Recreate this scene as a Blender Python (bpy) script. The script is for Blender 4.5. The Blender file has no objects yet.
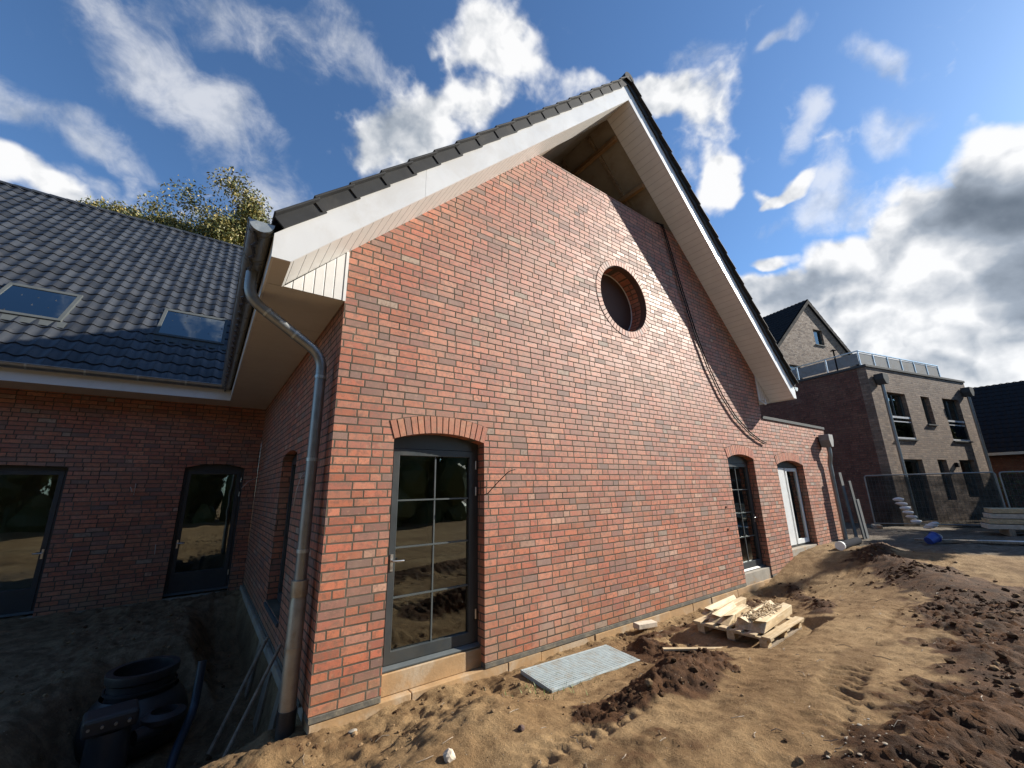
import bpy, bmesh, math, random
import numpy as np
from mathutils import Vector, Matrix
from mathutils.geometry import tessellate_polygon

R = math.radians
SC = bpy.context.scene
COL = SC.collection
rng = random.Random(7)

# ------------------------------------------------------------------ camera
YAW, PITCH, ROLL = R(36.406), R(14.482), R(-1.2146)
CAM = Vector((-1.049, -4.703, 2.004))
fwd = Vector((math.sin(YAW)*math.cos(PITCH), math.cos(YAW)*math.cos(PITCH), math.sin(PITCH)))
rgt0 = Vector((math.cos(YAW), -math.sin(YAW), 0))
up0 = rgt0.cross(fwd)
rgt = rgt0*math.cos(ROLL) + up0*math.sin(ROLL)
up = -rgt0*math.sin(ROLL) + up0*math.cos(ROLL)
cd = bpy.data.cameras.new('camera')
cam = bpy.data.objects.new('camera', cd)
COL.objects.link(cam)
cam.matrix_world = Matrix(((rgt.x, up.x, -fwd.x, CAM.x), (rgt.y, up.y, -fwd.y, CAM.y),
                           (rgt.z, up.z, -fwd.z, CAM.z), (0, 0, 0, 1)))
cd.sensor_width = 36.0
cd.lens = 36.0*409.22/1024.0
cd.clip_start = 0.05
cd.clip_end = 3000
SC.camera = cam

# ------------------------------------------------------------------ light, sky, exposure
SUN_TO = Vector((1.51, -0.60, 0.88)).normalized()
SUN_EL = math.asin(SUN_TO.z)
SUN_AZ = math.atan2(SUN_TO.x, SUN_TO.y)      # clockwise from +Y
EXPOSURE = 0.95
SUN_STRENGTH = 5.0
SKY_STRENGTH = 0.078

SC.view_settings.view_transform = 'Standard'
SC.view_settings.look = 'None'
SC.view_settings.exposure = EXPOSURE
SC.view_settings.gamma = 1.0
SC.view_settings.use_curve_mapping = False

sd = bpy.data.lights.new('sun', 'SUN')
sd.energy = SUN_STRENGTH
sd.angle = R(0.5)
sd.color = (1.0, 0.93, 0.82)
so = bpy.data.objects.new('sun', sd)
COL.objects.link(so)
so.rotation_mode = 'QUATERNION'
so.rotation_quaternion = SUN_TO.to_track_quat('Z', 'Y')
so.location = SUN_TO*60


class NT:
    """small helper for node trees"""
    def __init__(self, nt):
        self.nt = nt

    def n(self, t, **kw):
        nd = self.nt.nodes.new(t)
        for k, v in kw.items():
            setattr(nd, k, v)
        return nd

    def put(self, sock, v):
        if v is None:
            return
        if isinstance(v, bpy.types.NodeSocket):
            self.nt.links.new(v, sock)
        elif isinstance(v, (tuple, list)) and len(v) == 3 and sock.type == 'RGBA':
            sock.default_value = (*v, 1)
        else:
            sock.default_value = v

    def m(self, op, a, b=None, c=None, clamp=False):
        nd = self.n('ShaderNodeMath', operation=op, use_clamp=clamp)
        for i, v in enumerate((a, b, c)):
            self.put(nd.inputs[i], v)
        return nd.outputs[0]

    def vm(self, op, a, b=None, scale=None):
        nd = self.n('ShaderNodeVectorMath', operation=op)
        self.put(nd.inputs[0], a)
        self.put(nd.inputs[1], b)
        if scale is not None:
            self.put(nd.inputs['Scale'], scale)
        return nd.outputs['Value'] if op in ('DOT_PRODUCT', 'LENGTH', 'DISTANCE') else nd.outputs[0]

    def xyz(self, v):
        nd = self.n('ShaderNodeSeparateXYZ')
        self.put(nd.inputs[0], v)
        return nd.outputs

    def comb(self, x=0., y=0., z=0.):
        nd = self.n('ShaderNodeCombineXYZ')
        for i, v in enumerate((x, y, z)):
            self.put(nd.inputs[i], v)
        return nd.outputs[0]

    def noise(self, vec, scale, detail=4, rough=.55, dist=0., out=0):
        nd = self.n('ShaderNodeTexNoise')
        self.put(nd.inputs['Vector'], vec)
        nd.inputs['Scale'].default_value = scale
        nd.inputs['Detail'].default_value = detail
        nd.inputs['Roughness'].default_value = rough
        nd.inputs['Distortion'].default_value = dist
        return nd.outputs[out]

    def mr(self, v, a, b, c=0., d=1., smooth=False):
        nd = self.n('ShaderNodeMapRange')
        if smooth:
            nd.interpolation_type = 'SMOOTHSTEP'
        for i, q in enumerate((v, a, b, c, d)):
            self.put(nd.inputs[i], q)
        return nd.outputs[0]

    def mix(self, f, a, b, blend='MIX'):
        nd = self.n('ShaderNodeMix', data_type='RGBA', blend_type=blend)
        self.put(nd.inputs[0], f)
        self.put(nd.inputs[6], a)
        self.put(nd.inputs[7], b)
        return nd.outputs[2]

    def ramp(self, f, stops, interp='LINEAR'):
        nd = self.n('ShaderNodeValToRGB')
        cr = nd.color_ramp
        cr.interpolation = interp
        while len(cr.elements) < len(stops):
            cr.elements.new(0.5)
        for e, (p, c) in zip(cr.elements, stops):
            e.position = p
            e.color = (*c, 1)
        self.put(nd.inputs[0], f)
        return nd.outputs[0]

    def bump(self, h, dist, strength=1.0, normal=None):
        nd = self.n('ShaderNodeBump')
        nd.inputs['Distance'].default_value = dist
        nd.inputs['Strength'].default_value = strength
        self.put(nd.inputs['Height'], h)
        self.put(nd.inputs['Normal'], normal)
        return nd.outputs[0]


WISPS = [
    (3.78, 1.52, -1.18, -5.86, 6.93, -9.16, 0.85),
    (6.28, 1.46, -2.8, -5.38, 5.93, -8.22, 0.75),
    (6.92, 2.33, -0.31, -1.7, 10.55, -16.44, 0.85),
    (16.45, 4.89, -1.72, -8.03, 14.47, -29.78, 0.7),
    (4.59, 0.35, -0.07, 5.25, 12.48, -10.6, 0.7),
    (12.77, 2.9, 2.37, 15.61, 22.02, -17.84, 0.5),
    (9.73, 2.45, -3.76, -4.07, 17.28, -12.99, 0.55),
    (-2.23, -22.38, 8.55, 15.77, -11.57, -17.68, 0.75),
    (8.85, -18.04, -9.54, 12.46, 34.14, -18.22, 0.7),
    (1.95, -27.11, -0.86, 13.86, 8.38, -22.17, 0.8),
    (1.79, -21.9, 2.29, 36.39, 15.37, -38.49, 0.7),
    (5.77, -11.9, -6.28, 3.01, 11.48, -8.85, 0.95),
    (-0.23, -22.23, 6.14, 10.49, -9.36, -18.33, 0.7),
    (9.98, -8.5, -5.48, 9.88, 29.92, -18.34, 0.5),
    (5.02, -15.49, -0.34, 16.02, 12.36, -32.11, 0.5)]
CLOUDS = [
    (13.62, 4.82, -0.5, -5.93, 14.25, -29.81, 0.68),
    (4.11, -3.13, 1.59, 7.71, 5.51, -7.74, 0.72),
    (5.2, -8.49, 4.27, 11.59, 5.01, -9.14, 0.55),
    (8.32, -1.25, -2.77, 2.92, 15.12, -10.31, 0.72),
    (20.71, -6.04, -2.23, 17.33, 36, -28.52, 0.35),
    (5.78, -5.36, -2.43, 5.24, 13.26, -10.32, 0.95),
    (10.73, -11.6, -1.11, 14.51, 20.58, -19.8, 0.5),
    (10.68, -20.2, -3.01, 6.99, 10.07, -13.78, 0.9),
    (3.45, -15.38, 0.58, 27.39, 14.14, -46.28, 0.85),
    (11.83, -28.98, -4.8, 23.86, 34.43, -48.97, 0.5),
    (9.64, -19.78, -6.63, 8.32, 22.97, -30.09, 0.85),
    (0.35, -15.83, -1.69, 4.28, 3.2, -8.99, 1.4),
    (0.63, -10.6, -0.38, 3.35, 0.75, -8.8, 1.4),
    (1.72, -7.8, -0.4, 3.88, 2.11, -11.45, 1.25),
    (3.9, -9.45, -1.56, 3.57, 5.35, -13.11, 1.15),
    (0.89, -5.59, -1.11, 1.89, 2.9, -8.85, 1.4),
    (0.51, -9.99, -2.14, 1.62, 2.46, -6.82, 1.4),
    (0.09, -14.63, -3.22, 1.95, 2.85, -5.14, 1.3),
    (1.86, -5.81, -1.03, 1.91, 2.95, -9.67, 1.3),
    (3.34, -5.81, -0.83, 2.1, 3.24, -10.63, 1),
    (0.62, -7.67, -1.61, 1.31, 2.16, -10.37, 1.2),
    (10.29, 3.97, 0.03, -4.75, 4.53, -17.11, 0.7),
    (10.01, 5.18, -0.5, -5.55, 4.21, -11.85, 0.7),
    (-0.98, -20.02, -4.55, 7.84, 11.11, -10.3, 0.7)]
GREY = [
    (0.38, -12.79, -0.6, 5.1, 1.52, -12.38, 1.2),
    (0.83, -16.28, -3.48, 3.58, 5.33, -12.01, 0.9),
    (1.54, -21.82, -4.61, 8.78, 12.7, -18.87, 0.8),
    (1.81, -19.36, 0.8, 14.03, -0.74, -33.63, 0.45),
    (2.95, -9.36, -0.95, 8.49, 8.37, -26.17, 0.75),
    (3.2, -11.84, -2.18, 9.25, 13.91, -35.13, 0.5),
    (1.35, -14.09, -1.56, 10.4, 6.48, -36.3, 0.5),
    (1.17, -14.88, -2.25, 9.21, 7.47, -43.48, 0.4),
    (5.41, -4.02, 2.36, 9.48, 6.39, -8.87, 0.5),
    (1.59, -11.75, -2.38, 7.54, 12.01, -47.93, 0.4),
    (6.12, -5.92, -2.34, 11.4, 27.46, -23.86, 0.35),
    (3.42, -15.15, -2.88, 9.53, 14.56, -43.01, 0.35)]


def make_world():
    w = bpy.data.worlds.new('World')
    SC.world = w
    w.use_nodes = True
    nt = w.node_tree
    nt.nodes.clear()
    t = NT(nt)
    sky = t.n('ShaderNodeTexSky')
    sky.sky_type = 'NISHITA'
    sky.sun_disc = False
    sky.sun_elevation = SUN_EL
    sky.sun_rotation = SUN_AZ
    sky.altitude = 50
    sky.air_density = 1.0
    sky.dust_density = 0.35
    sky.ozone_density = 3.0
    d = t.n('ShaderNodeTexCoord').outputs['Generated']
    d = t.vm('NORMALIZE', d)
    # ragged edges: the direction is shaken by noise before the cloud shapes are read
    wob = t.vm('SUBTRACT', t.noise(d, 5.0, 3, .6, out=1), (.5, .5, .5))
    dw = t.vm('ADD', d, t.vm('SCALE', wob, scale=.16))

    def field(lst):
        acc = None
        for (ax, ay, az, bx, by, bz, wt) in lst:
            q = t.comb(t.vm('DOT_PRODUCT', dw, (ax, ay, az)), t.vm('DOT_PRODUCT', dw, (bx, by, bz)), 0.)
            r = t.vm('LENGTH', q)
            v = t.mr(r, 1.4, .2, 0., wt, smooth=True)
            acc = v if acc is None else t.m('MAXIMUM', acc, v)
        return acc
    bias = field(CLOUDS)
    grey = field(GREY)
    wisp = field(WISPS)
    # cloud texture: stretched noise for the wisps, plus finer billows
    st = t.vm('MULTIPLY', d, (1.0, 1.0, 1.15))
    n1 = t.noise(st, 5.0, 10, .60, .15)
    n2 = t.noise(t.vm('ADD', st, (.035, -.014, .03)), 5.0, 10, .60, .15)
    n3 = t.noise(d, 2.2, 3, .5)
    def billow(v):
        q = t.noise(v, 8.5, 4, .5)
        return t.m('SUBTRACT', 1., t.m('MULTIPLY', t.m('ABSOLUTE', t.m('SUBTRACT', q, .5)), 5.))
    dv = t.vm('ADD', d, t.vm('SCALE', wob, scale=.05))
    b1 = billow(dv)
    b2 = billow(t.vm('ADD', dv, (.022, -.009, .022)))
    den = t.m('ADD', bias, t.m('MULTIPLY', t.m('SUBTRACT', b1, .55), .35))
    den = t.m('ADD', den, t.m('MULTIPLY', t.m('SUBTRACT', n1, .5), 1.7))
    den = t.m('ADD', den, t.m('MULTIPLY', t.m('SUBTRACT', n3, .5), .25))
    cov = t.mr(den, .20, .68, 0., .97, smooth=True)
    wden = t.m('ADD', wisp, t.m('ADD', t.m('MULTIPLY', t.m('SUBTRACT', n1, .5), 1.9), t.m('MULTIPLY', t.m('SUBTRACT', t.noise(dv, 13., 7, .62, .4), .5), 1.5)))
    wcov = t.m('MULTIPLY', t.mr(wden, .18, 1.15, 0., 1., True), t.mr(wisp, 0., .25, 0., .62))
    cov = t.m('MAXIMUM', cov, wcov)
    relief = t.m('ADD', t.m('MULTIPLY', t.m('SUBTRACT', n1, n2), 1.3), t.m('MULTIPLY', t.m('SUBTRACT', b1, b2), .45))
    lit = t.m('ADD', t.m('SUBTRACT', .92, t.m('MULTIPLY', grey, .74)), t.m('MULTIPLY', relief, t.m('SUBTRACT', 1., t.m('MULTIPLY', grey, .65))))
    lit = t.m('ADD', lit, t.m('MULTIPLY', t.m('SUBTRACT', n1, .5), .5), clamp=True)
    k = 1.0/SKY_STRENGTH
    ccol = t.ramp(lit, [(0.0, (.065*k, .080*k, .10*k)), (.45, (.20*k, .225*k, .26*k)), (1.0, (.52*k, .52*k, .52*k))])
    col = t.mix(cov, t.vm('MULTIPLY', sky.outputs[0], SKY_TINT), ccol)
    bg = t.n('ShaderNodeBackground')
    bg.inputs['Strength'].default_value = SKY_STRENGTH
    nt.links.new(col, bg.inputs['Color'])
    out = t.n('ShaderNodeOutputWorld')
    nt.links.new(bg.outputs[0], out.inputs[0])


SKY_TINT = (.74, .95, 1.12)
make_world()

# ------------------------------------------------------------------ mesh helpers


class MB:
    def __init__(self):
        self.v = []
        self.f = []

    def add(self, vs, fs):
        o = len(self.v)
        self.v += [tuple(p) for p in vs]
        self.f += [tuple(i+o for i in q) for q in fs]
        return self

    def box(self, x0, x1, y0, y1, z0, z1, M=None):
        vs = [Vector((x, y, z)) for z in (z0, z1) for y in (y0, y1) for x in (x0, x1)]
        if M:
            vs = [M @ p for p in vs]
        return self.add(vs, [(0, 2, 3, 1), (4, 5, 7, 6), (0, 1, 5, 4), (2, 6, 7, 3), (0, 4, 6, 2), (1, 3, 7, 5)])

    def prism(self, outer, holes=(), d0=0., d1=.1, plane='xz', M=None):
        """polygon (with holes) in a plane, extruded along the third axis"""
        loops = [list(outer)] + [list(h) for h in holes]

        def P(a, b, d):
            p = {'xz': (a, d, b), 'yz': (d, a, b), 'xy': (a, b, d)}[plane]
            return M @ Vector(p) if M else p
        tri = tessellate_polygon([[Vector((a, b, 0)) for a, b in lp] for lp in loops])
        flat = [p for lp in loops for p in lp]
        n = len(flat)
        vs = [P(a, b, d0) for a, b in flat] + [P(a, b, d1) for a, b in flat]
        fs = [tuple(t) for t in tri] + [tuple(i+n for i in reversed(t)) for t in tri]
        o = 0
        for lp in loops:
            m = len(lp)
            for i in range(m):
                a, b = o+i, o+(i+1) % m
                fs.append((a, b, b+n, a+n))
            o += m
        return self.add(vs, fs)

    def tube(self, pts, r, seg=10, caps=True, r_list=None):
        pts = [Vector(p) for p in pts]
        rings = []
        prev = None
        for i, p in enumerate(pts):
            if i == 0:
                d = pts[1]-p
            elif i == len(pts)-1:
                d = p-pts[i-1]
            else:
                d = (pts[i+1]-p).normalized()+(p-pts[i-1]).normalized()
            d.normalize()
            if prev is None:
                a = Vector((0, 0, 1)) if abs(d.z) < .9 else Vector((1, 0, 0))
                x = d.cross(a).normalized()
            else:
                x = (prev-d*prev.dot(d)).normalized()
            prev = x
            y = d.cross(x)
            rr = r_list[i] if r_list else r
            rings.append([p+x*math.cos(2*math.pi*k/seg)*rr+y*math.sin(2*math.pi*k/seg)*rr for k in range(seg)])
        vs = [q for ring in rings for q in ring]
        fs = []
        for i in range(len(pts)-1):
            for k in range(seg):
                a, b = i*seg+k, i*seg+(k+1) % seg
                fs.append((a, b, b+seg, a+seg))
        if caps:
            fs.append(tuple(range(seg-1, -1, -1)))
            fs.append(tuple((len(pts)-1)*seg+k for k in range(seg)))
        return self.add(vs, fs)

    def lathe(self, prof, seg=24, c=(0, 0, 0), M=None):
        """profile [(r, z)] turned about z; closed when the profile ends on the axis"""
        vs, fs = [], []
        for r, z in prof:
            for k in range(seg):
                a = 2*math.pi*k/seg
                p = Vector((r*math.cos(a), r*math.sin(a), z))
                if M:
                    p = M @ p
                vs.append(p+Vector(c))
        for i in range(len(prof)-1):
            for k in range(seg):
                a, b = i*seg+k, i*seg+(k+1) % seg
                fs.append((a, b, b+seg, a+seg))
        return self.add(vs, fs)

    def build(self, name, mat, parent=None, smooth=False, bevel=0., fix=True):
        me = bpy.data.meshes.new(name)
        me.from_pydata(self.v, [], self.f)
        if fix:
            bm = bmesh.new()
            bm.from_mesh(me)
            bmesh.ops.recalc_face_normals(bm, faces=bm.faces)
            bm.to_mesh(me)
            bm.free()
        me.materials.append(mat)
        if smooth:
            me.polygons.foreach_set('use_smooth', [True]*len(me.polygons))
        me.update()
        o = bpy.data.objects.new(name, me)
        COL.objects.link(o)
        if parent:
            o.parent = parent
        if bevel:
            b = o.modifiers.new('bevel', 'BEVEL')
            b.width = bevel
            b.segments = 2
            b.limit_method = 'ANGLE'
        if smooth == 'auto':
            e = o.modifiers.new('split', 'EDGE_SPLIT')
            e.split_angle = R(40)
        return o


def thing(name, label, cat, loc=(0, 0, 0), rz=0., group=None):
    o = bpy.data.objects.new(name, None)
    COL.objects.link(o)
    o.location = loc
    o.rotation_euler = (0, 0, rz)
    o.empty_display_size = .2
    o['label'] = label
    o['category'] = cat
    if group:
        o['group'] = group
    return o


def tag(o, label=None, cat=None, group=None, kind=None):
    if label:
        o['label'] = label
    if cat:
        o['category'] = cat
    if group:
        o['group'] = group
    if kind:
        o['kind'] = kind
    return o


def arc(x0, x1, z, rise, n=14):
    """points of a shallow arch from (x0,z) up and over to (x1,z)"""
    h = (x1-x0)/2
    if rise < 1e-4:
        return [(x0, z), (x1, z)]
    rad = (h*h+rise*rise)/(2*rise)
    cx, cz = (x0+x1)/2, z+rise-rad
    a = math.asin(h/rad)
    return [(cx+rad*math.sin(-a+2*a*i/n), cz+rad*math.cos(-a+2*a*i/n)) for i in range(n+1)]


def circle(cx, cz, r, n=48):
    return [(cx+r*math.cos(2*math.pi*i/n), cz+r*math.sin(2*math.pi*i/n)) for i in range(n)]

# ------------------------------------------------------------------ materials


def new_mat(name):
    m = bpy.data.materials.new(name)
    m.use_nodes = True
    nt = m.node_tree
    nt.nodes.clear()
    t = NT(nt)
    b = t.n('ShaderNodeBsdfPrincipled')
    out = t.n('ShaderNodeOutputMaterial')
    nt.links.new(b.outputs[0], out.inputs[0])
    return m, t, b, out


def simple(name, col, rough=.5, metal=0., var=.12, scale=6., bump=0., bscale=40., spec=.5, dirt=None, dirt_amt=.0):
    m, t, b, out = new_mat(name)
    p = t.n('ShaderNodeTexCoord').outputs['Object']
    n = t.noise(p, scale, 5, .6)
    f = t.mr(n, .3, .7, 1-var, 1+var)
    c = t.vm('SCALE', col, scale=f)
    if dirt:
        dn = t.noise(p, scale*.45, 6, .7, .4)
        c = t.mix(t.m('MULTIPLY', t.mr(dn, .48, .68, 0., 1., True), dirt_amt), c, dirt)
    t.put(b.inputs['Base Color'], c)
    t.put(b.inputs['Roughness'], t.mr(n, .3, .7, max(0, rough-.07), min(1, rough+.07)))
    b.inputs['Metallic'].default_value = metal
    b.inputs['Specular IOR Level'].default_value = spec
    if bump:
        t.put(b.inputs['Normal'], t.bump(t.noise(p, bscale, 4, .6), bump))
    return m


def brick(name, stops, mortar, course=.0885, unit=.9275, joint=.011, rough=.62, spec=.5, grime_sheen=.25, bias=None):
    """stretchers and headers mixed course by course; every brick gets its own colour"""
    m, t, b, out = new_mat(name)
    tc = t.n('ShaderNodeTexCoord')
    P = tc.outputs['Object']
    x, y, z = t.xyz(P)
    nx = t.xyz(tc.outputs['Normal'])[0]
    side = t.m('GREATER_THAN', t.m('ABSOLUTE', nx), .5)
    h = t.m('ADD', t.m('MULTIPLY', x, t.m('SUBTRACT', 1., side)), t.m('MULTIPLY', t.m('SUBTRACT', y, .115), side))
    zr = t.m('DIVIDE', z, course)
    row = t.m('FLOOR', zr)
    fz = t.m('SUBTRACT', zr, row)

    def wn(a, bb, c=0.):
        nd = t.n('ShaderNodeTexWhiteNoise', noise_dimensions='3D')
        t.put(nd.inputs['Vector'], t.comb(a, bb, c))
        return nd.outputs
    # a cell holds three stretchers and one header; the header's place changes from cell to cell
    off = t.m('MULTIPLY', t.m('FLOOR', t.m('MULTIPLY', wn(row, 3.7)['Value'], 3.)), 2/7)
    alt = t.m('MULTIPLY', t.m('FLOORED_MODULO', row, 2.), 1/7)
    wob = t.m('MULTIPLY', t.m('SUBTRACT', wn(row, 9.1)['Value'], .5), .07)
    hx = t.m('ADD', t.m('ADD', t.m('DIVIDE', h, unit), off), t.m('ADD', alt, wob))
    cell = t.m('FLOOR', hx)
    u7 = t.m('MULTIPLY', t.m('SUBTRACT', hx, cell), 7.)
    k2 = t.m('MULTIPLY', t.m('FLOOR', t.m('MULTIPLY', wn(cell, row, 1.3)['Value'], 3.999)), 2.)
    s1 = t.m('LESS_THAN', u7, k2)
    s2 = t.m('GREATER_THAN', u7, t.m('ADD', k2, 1.))
    hd = t.m('SUBTRACT', t.m('SUBTRACT', 1., s1), s2)
    u2 = t.m('SUBTRACT', u7, s2)
    loc_s = t.m('FLOORED_MODULO', u2, 2.)
    loc = t.m('ADD', t.m('MULTIPLY', hd, t.m('SUBTRACT', u7, k2)), t.m('MULTIPLY', t.m('SUBTRACT', 1., hd), loc_s))
    ln = t.m('SUBTRACT', 2., hd)
    seg = t.m('ADD', t.m('ADD', t.m('FLOOR', t.m('DIVIDE', u2, 2.)), s2), t.m('MULTIPLY', hd, 7.))
    dx = t.m('MULTIPLY', t.m('MINIMUM', loc, t.m('SUBTRACT', ln, loc)), unit/7)
    dz = t.m('MULTIPLY', t.m('MINIMUM', fz, t.m('SUBTRACT', 1., fz)), course)
    ed = t.noise(P, 55., 3, .6)
    d = t.m('SUBTRACT', t.m('MINIMUM', dx, dz), joint/2)
    d = t.m('ADD', d, t.m('MULTIPLY', t.m('SUBTRACT', ed, .5), .006))
    mask = t.mr(d, 0., .003, 0., 1., True)
    idn = wn(t.m('ADD', t.m('MULTIPLY', cell, 16.), seg), row, 5.5)
    c = t.ramp(idn['Value'], stops, 'CONSTANT')
    v2 = t.xyz(idn['Color'])
    c = t.vm('SCALE', c, scale=t.mr(v2[1], 0., 1., .78, 1.2))
    # firing marks inside each brick, dust over many bricks that also paints in pale sheen
    shift = t.vm('ADD', P, t.vm('SCALE', idn['Color'], scale=9.))
    fm = t.noise(shift, 17., 5, .7, .4)
    c = t.mix(t.mr(fm, .42, .66, 0., .72, True), c, (.17, .088, .058))
    fp = t.noise(shift, 13., 4, .65, .3)
    c = t.mix(t.mr(fp, .54, .74, 0., .45, True), c, (.46, .27, .16))
    big = t.noise(P, .9, 5, .6)
    c = t.mix(t.mr(big, .42, .72, 0., grime_sheen, True), c, (.31, .20, .13))
    blm = t.noise(P, .55, 6, .7, .5)
    c = t.mix(t.mr(blm, .55, .75, 0., .30, True), c, (.52, .40, .32))
    c = t.mix(t.m('MULTIPLY', t.mr(z, .42, .0, 0., .55, True), t.mr(t.noise(P, 4., 5, .65), .35, .65, 0., 1., True)), c, (.30, .20, .11))
    fine = t.noise(P, 160., 3, .7)
    c = t.vm('SCALE', c, scale=t.mr(fine, .25, .75, .84, 1.16))
    mn = t.noise(P, 2.3, 4, .6)
    mc = t.vm('SCALE', mortar, scale=t.mr(mn, .3, .7, .65, 1.3))
    t.put(b.inputs['Base Color'], t.mix(mask, mc, c))
    t.put(b.inputs['Roughness'], t.m('SUBTRACT', .95, t.m('MULTIPLY', mask, t.mr(v2[0], 0., 1., .95-rough+.05, .95-rough-.14))))
    t.put(b.inputs['Specular IOR Level'], t.m('MULTIPLY', mask, t.mr(idn['Value'], 0., 1., spec*.7, spec*1.2)))
    hh = t.m('ADD', t.m('MULTIPLY', mask, t.mr(v2[2], 0., 1., .8, 1.05)), t.m('MULTIPLY', t.noise(P, 70., 4, .65), .18))
    t.put(b.inputs['Normal'], t.bump(hh, .010))
    return m


def voussoir_mat(name, stops, mortar_tone=1.):
    m, t, b, out = new_mat(name)
    P = t.n('ShaderNodeTexCoord').outputs['Object']
    g = t.n('ShaderNodeNewGeometry')
    c = t.ramp(g.outputs['Random Per Island'], stops, 'CONSTANT')
    sh = t.vm('ADD', P, t.vm('SCALE', t.comb(g.outputs['Random Per Island'], 0., 0.), scale=9.))
    c = t.mix(t.mr(t.noise(sh, 14., 4, .65, .3), .46, .72, 0., .62, True), c, (.15, .085, .06))
    c = t.mix(t.mr(t.noise(sh, 9., 3, .6, .2), .54, .74, 0., .45, True), c, (.46, .27, .16))
    c = t.mix(t.mr(t.noise(P, .9, 5, .6), .40, .72, 0., .4, True), c, (.31, .205, .13))
    c = t.vm('SCALE', c, scale=t.mr(t.noise(P, 150., 3, .7), .25, .75, .85, 1.15))
    t.put(b.inputs['Base Color'], c)
    b.inputs['Roughness'].default_value = .62
    t.put(b.inputs['Normal'], t.bump(t.noise(P, 60., 4, .65), .002))
    return m


def planked(name, col, axis, pitch, gap=.006, rough=.4, var=.05, off=0., groove=.25, soft=0.):
    """painted boards with tongue and groove joints along one axis"""
    m, t, b, out = new_mat(name)
    P = t.n('ShaderNodeTexCoord').outputs['Object']
    a = t.xyz(P)[axis]
    q = t.m('DIVIDE', t.m('ADD', a, off), pitch)
    fr = t.m('SUBTRACT', q, t.m('FLOOR', q))
    d = t.m('MULTIPLY', t.m('MINIMUM', fr, t.m('SUBTRACT', 1., fr)), pitch)
    k = t.mr(d, gap*.4, gap, 0., 1., True)
    n = t.noise(P, 3., 4, .6)
    c = t.vm('SCALE', col, scale=t.mr(n, .3, .7, 1-var, 1+var))
    t.put(b.inputs['Base Color'], t.mix(k, tuple(v*groove for v in col), c))
    b.inputs['Roughness'].default_value = rough
    t.put(b.inputs['Normal'], t.bump(k, .006))
    return m


def glass(name, tint=(.55, .6, .58), refl=1.0, base=.04):
    m = bpy.data.materials.new(name)
    m.use_nodes = True
    nt = m.node_tree
    nt.nodes.clear()
    t = NT(nt)
    tr = t.n('ShaderNodeBsdfTransparent')
    t.put(tr.inputs[0], tint)
    gl = t.n('ShaderNodeBsdfGlossy')
    gl.inputs['Roughness'].default_value = .0
    t.put(gl.inputs[0], (.86, .95, .95))
    fr = t.n('ShaderNodeFresnel')
    fr.inputs['IOR'].default_value = 1.52
    f = t.m('ADD', t.m('MULTIPLY', fr.outputs[0], refl*1.7), base, clamp=True)
    wv = t.noise(t.n('ShaderNodeTexCoord').outputs['Object'], 1.1, 2, .5)
    t.put(gl.inputs['Normal'], t.bump(wv, .003))
    mx = t.n('ShaderNodeMixShader')
    nt.links.new(f, mx.inputs[0])
    nt.links.new(tr.outputs[0], mx.inputs[1])
    nt.links.new(gl.outputs[0], mx.inputs[2])
    out = t.n('ShaderNodeOutputMaterial')
    nt.links.new(mx.outputs[0], out.inputs[0])
    return m


def wood(name, col, dark, axis=0, rough=.7, scale=1.):
    m, t, b, out = new_mat(name)
    P = t.n('ShaderNodeTexCoord').outputs['Object']
    s = [14., 14., 14.]
    s[axis] = 1.2
    n = t.noise(t.vm('MULTIPLY', P, tuple(v*scale for v in s)), 2.2, 6, .65, .5)
    c = t.mix(t.mr(n, .35, .7, 0., 1., True), col, dark)
    c = t.vm('SCALE', c, scale=t.mr(t.noise(P, 5., 3), .3, .7, .8, 1.15))
    t.put(b.inputs['Base Color'], c)
    b.inputs['Roughness'].default_value = rough
    t.put(b.inputs['Normal'], t.bump(n, .004))
    return m


RED = [(0., (.44, .138, .070)), (.22, (.40, .116, .062)), (.42, (.47, .165, .085)), (.56, (.34, .105, .062)),
       (.68, (.44, .150, .080)), (.79, (.36, .150, .095)), (.87, (.26, .108, .075)), (.93, (.20, .105, .08)),
       (.965, (.44, .235, .155)), (.988, (.31, .225, .165))]
M = {}
M['brick'] = brick('red_brick', RED, (.118, .100, .078), joint=.0135, rough=.60, spec=.75, grime_sheen=.40)
M['arch'] = voussoir_mat('arch_brick', RED)
M['grey_brick'] = brick('grey_beige_brick', [(0., (.205, .155, .115)), (.25, (.25, .185, .135)), (.5, (.165, .125, .098)), (.75, (.28, .21, .155)), (.9, (.135, .105, .087))],
                        (.22, .19, .155), rough=.75, spec=.3, grime_sheen=.2)
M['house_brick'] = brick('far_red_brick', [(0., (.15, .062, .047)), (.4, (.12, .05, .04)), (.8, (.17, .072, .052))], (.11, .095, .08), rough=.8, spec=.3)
M['white'] = simple('white_paint', (.70, .71, .71), .38, var=.03, scale=2., dirt=(.52, .49, .44), dirt_amt=.35)
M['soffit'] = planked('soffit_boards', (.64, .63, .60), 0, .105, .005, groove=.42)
M['soffit_shade'] = planked('soffit_shaded_side', (.78, .80, .82), 0, .105, .004, groove=.72)  # same boards as the sunlit side, recoloured for the shade: cooler tone, fainter grooves
M['soffit_plain'] = planked('eave_soffit', (.60, .58, .55), 1, 1.2, .004, groove=.6)
M['boxface'] = planked('box_boards', (.68, .675, .66), 0, .105, .008, off=.03)
M['tile'] = simple('anthracite_tile', (.036, .038, .041), .72, var=.28, scale=3.2, bump=.0006, bscale=90., dirt=(.075, .07, .065), dirt_amt=.5, spec=.22)
M['dark_roof'] = simple('matte_dark_tile', (.018, .019, .022), .85, var=.25, scale=3., spec=.12)
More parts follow.
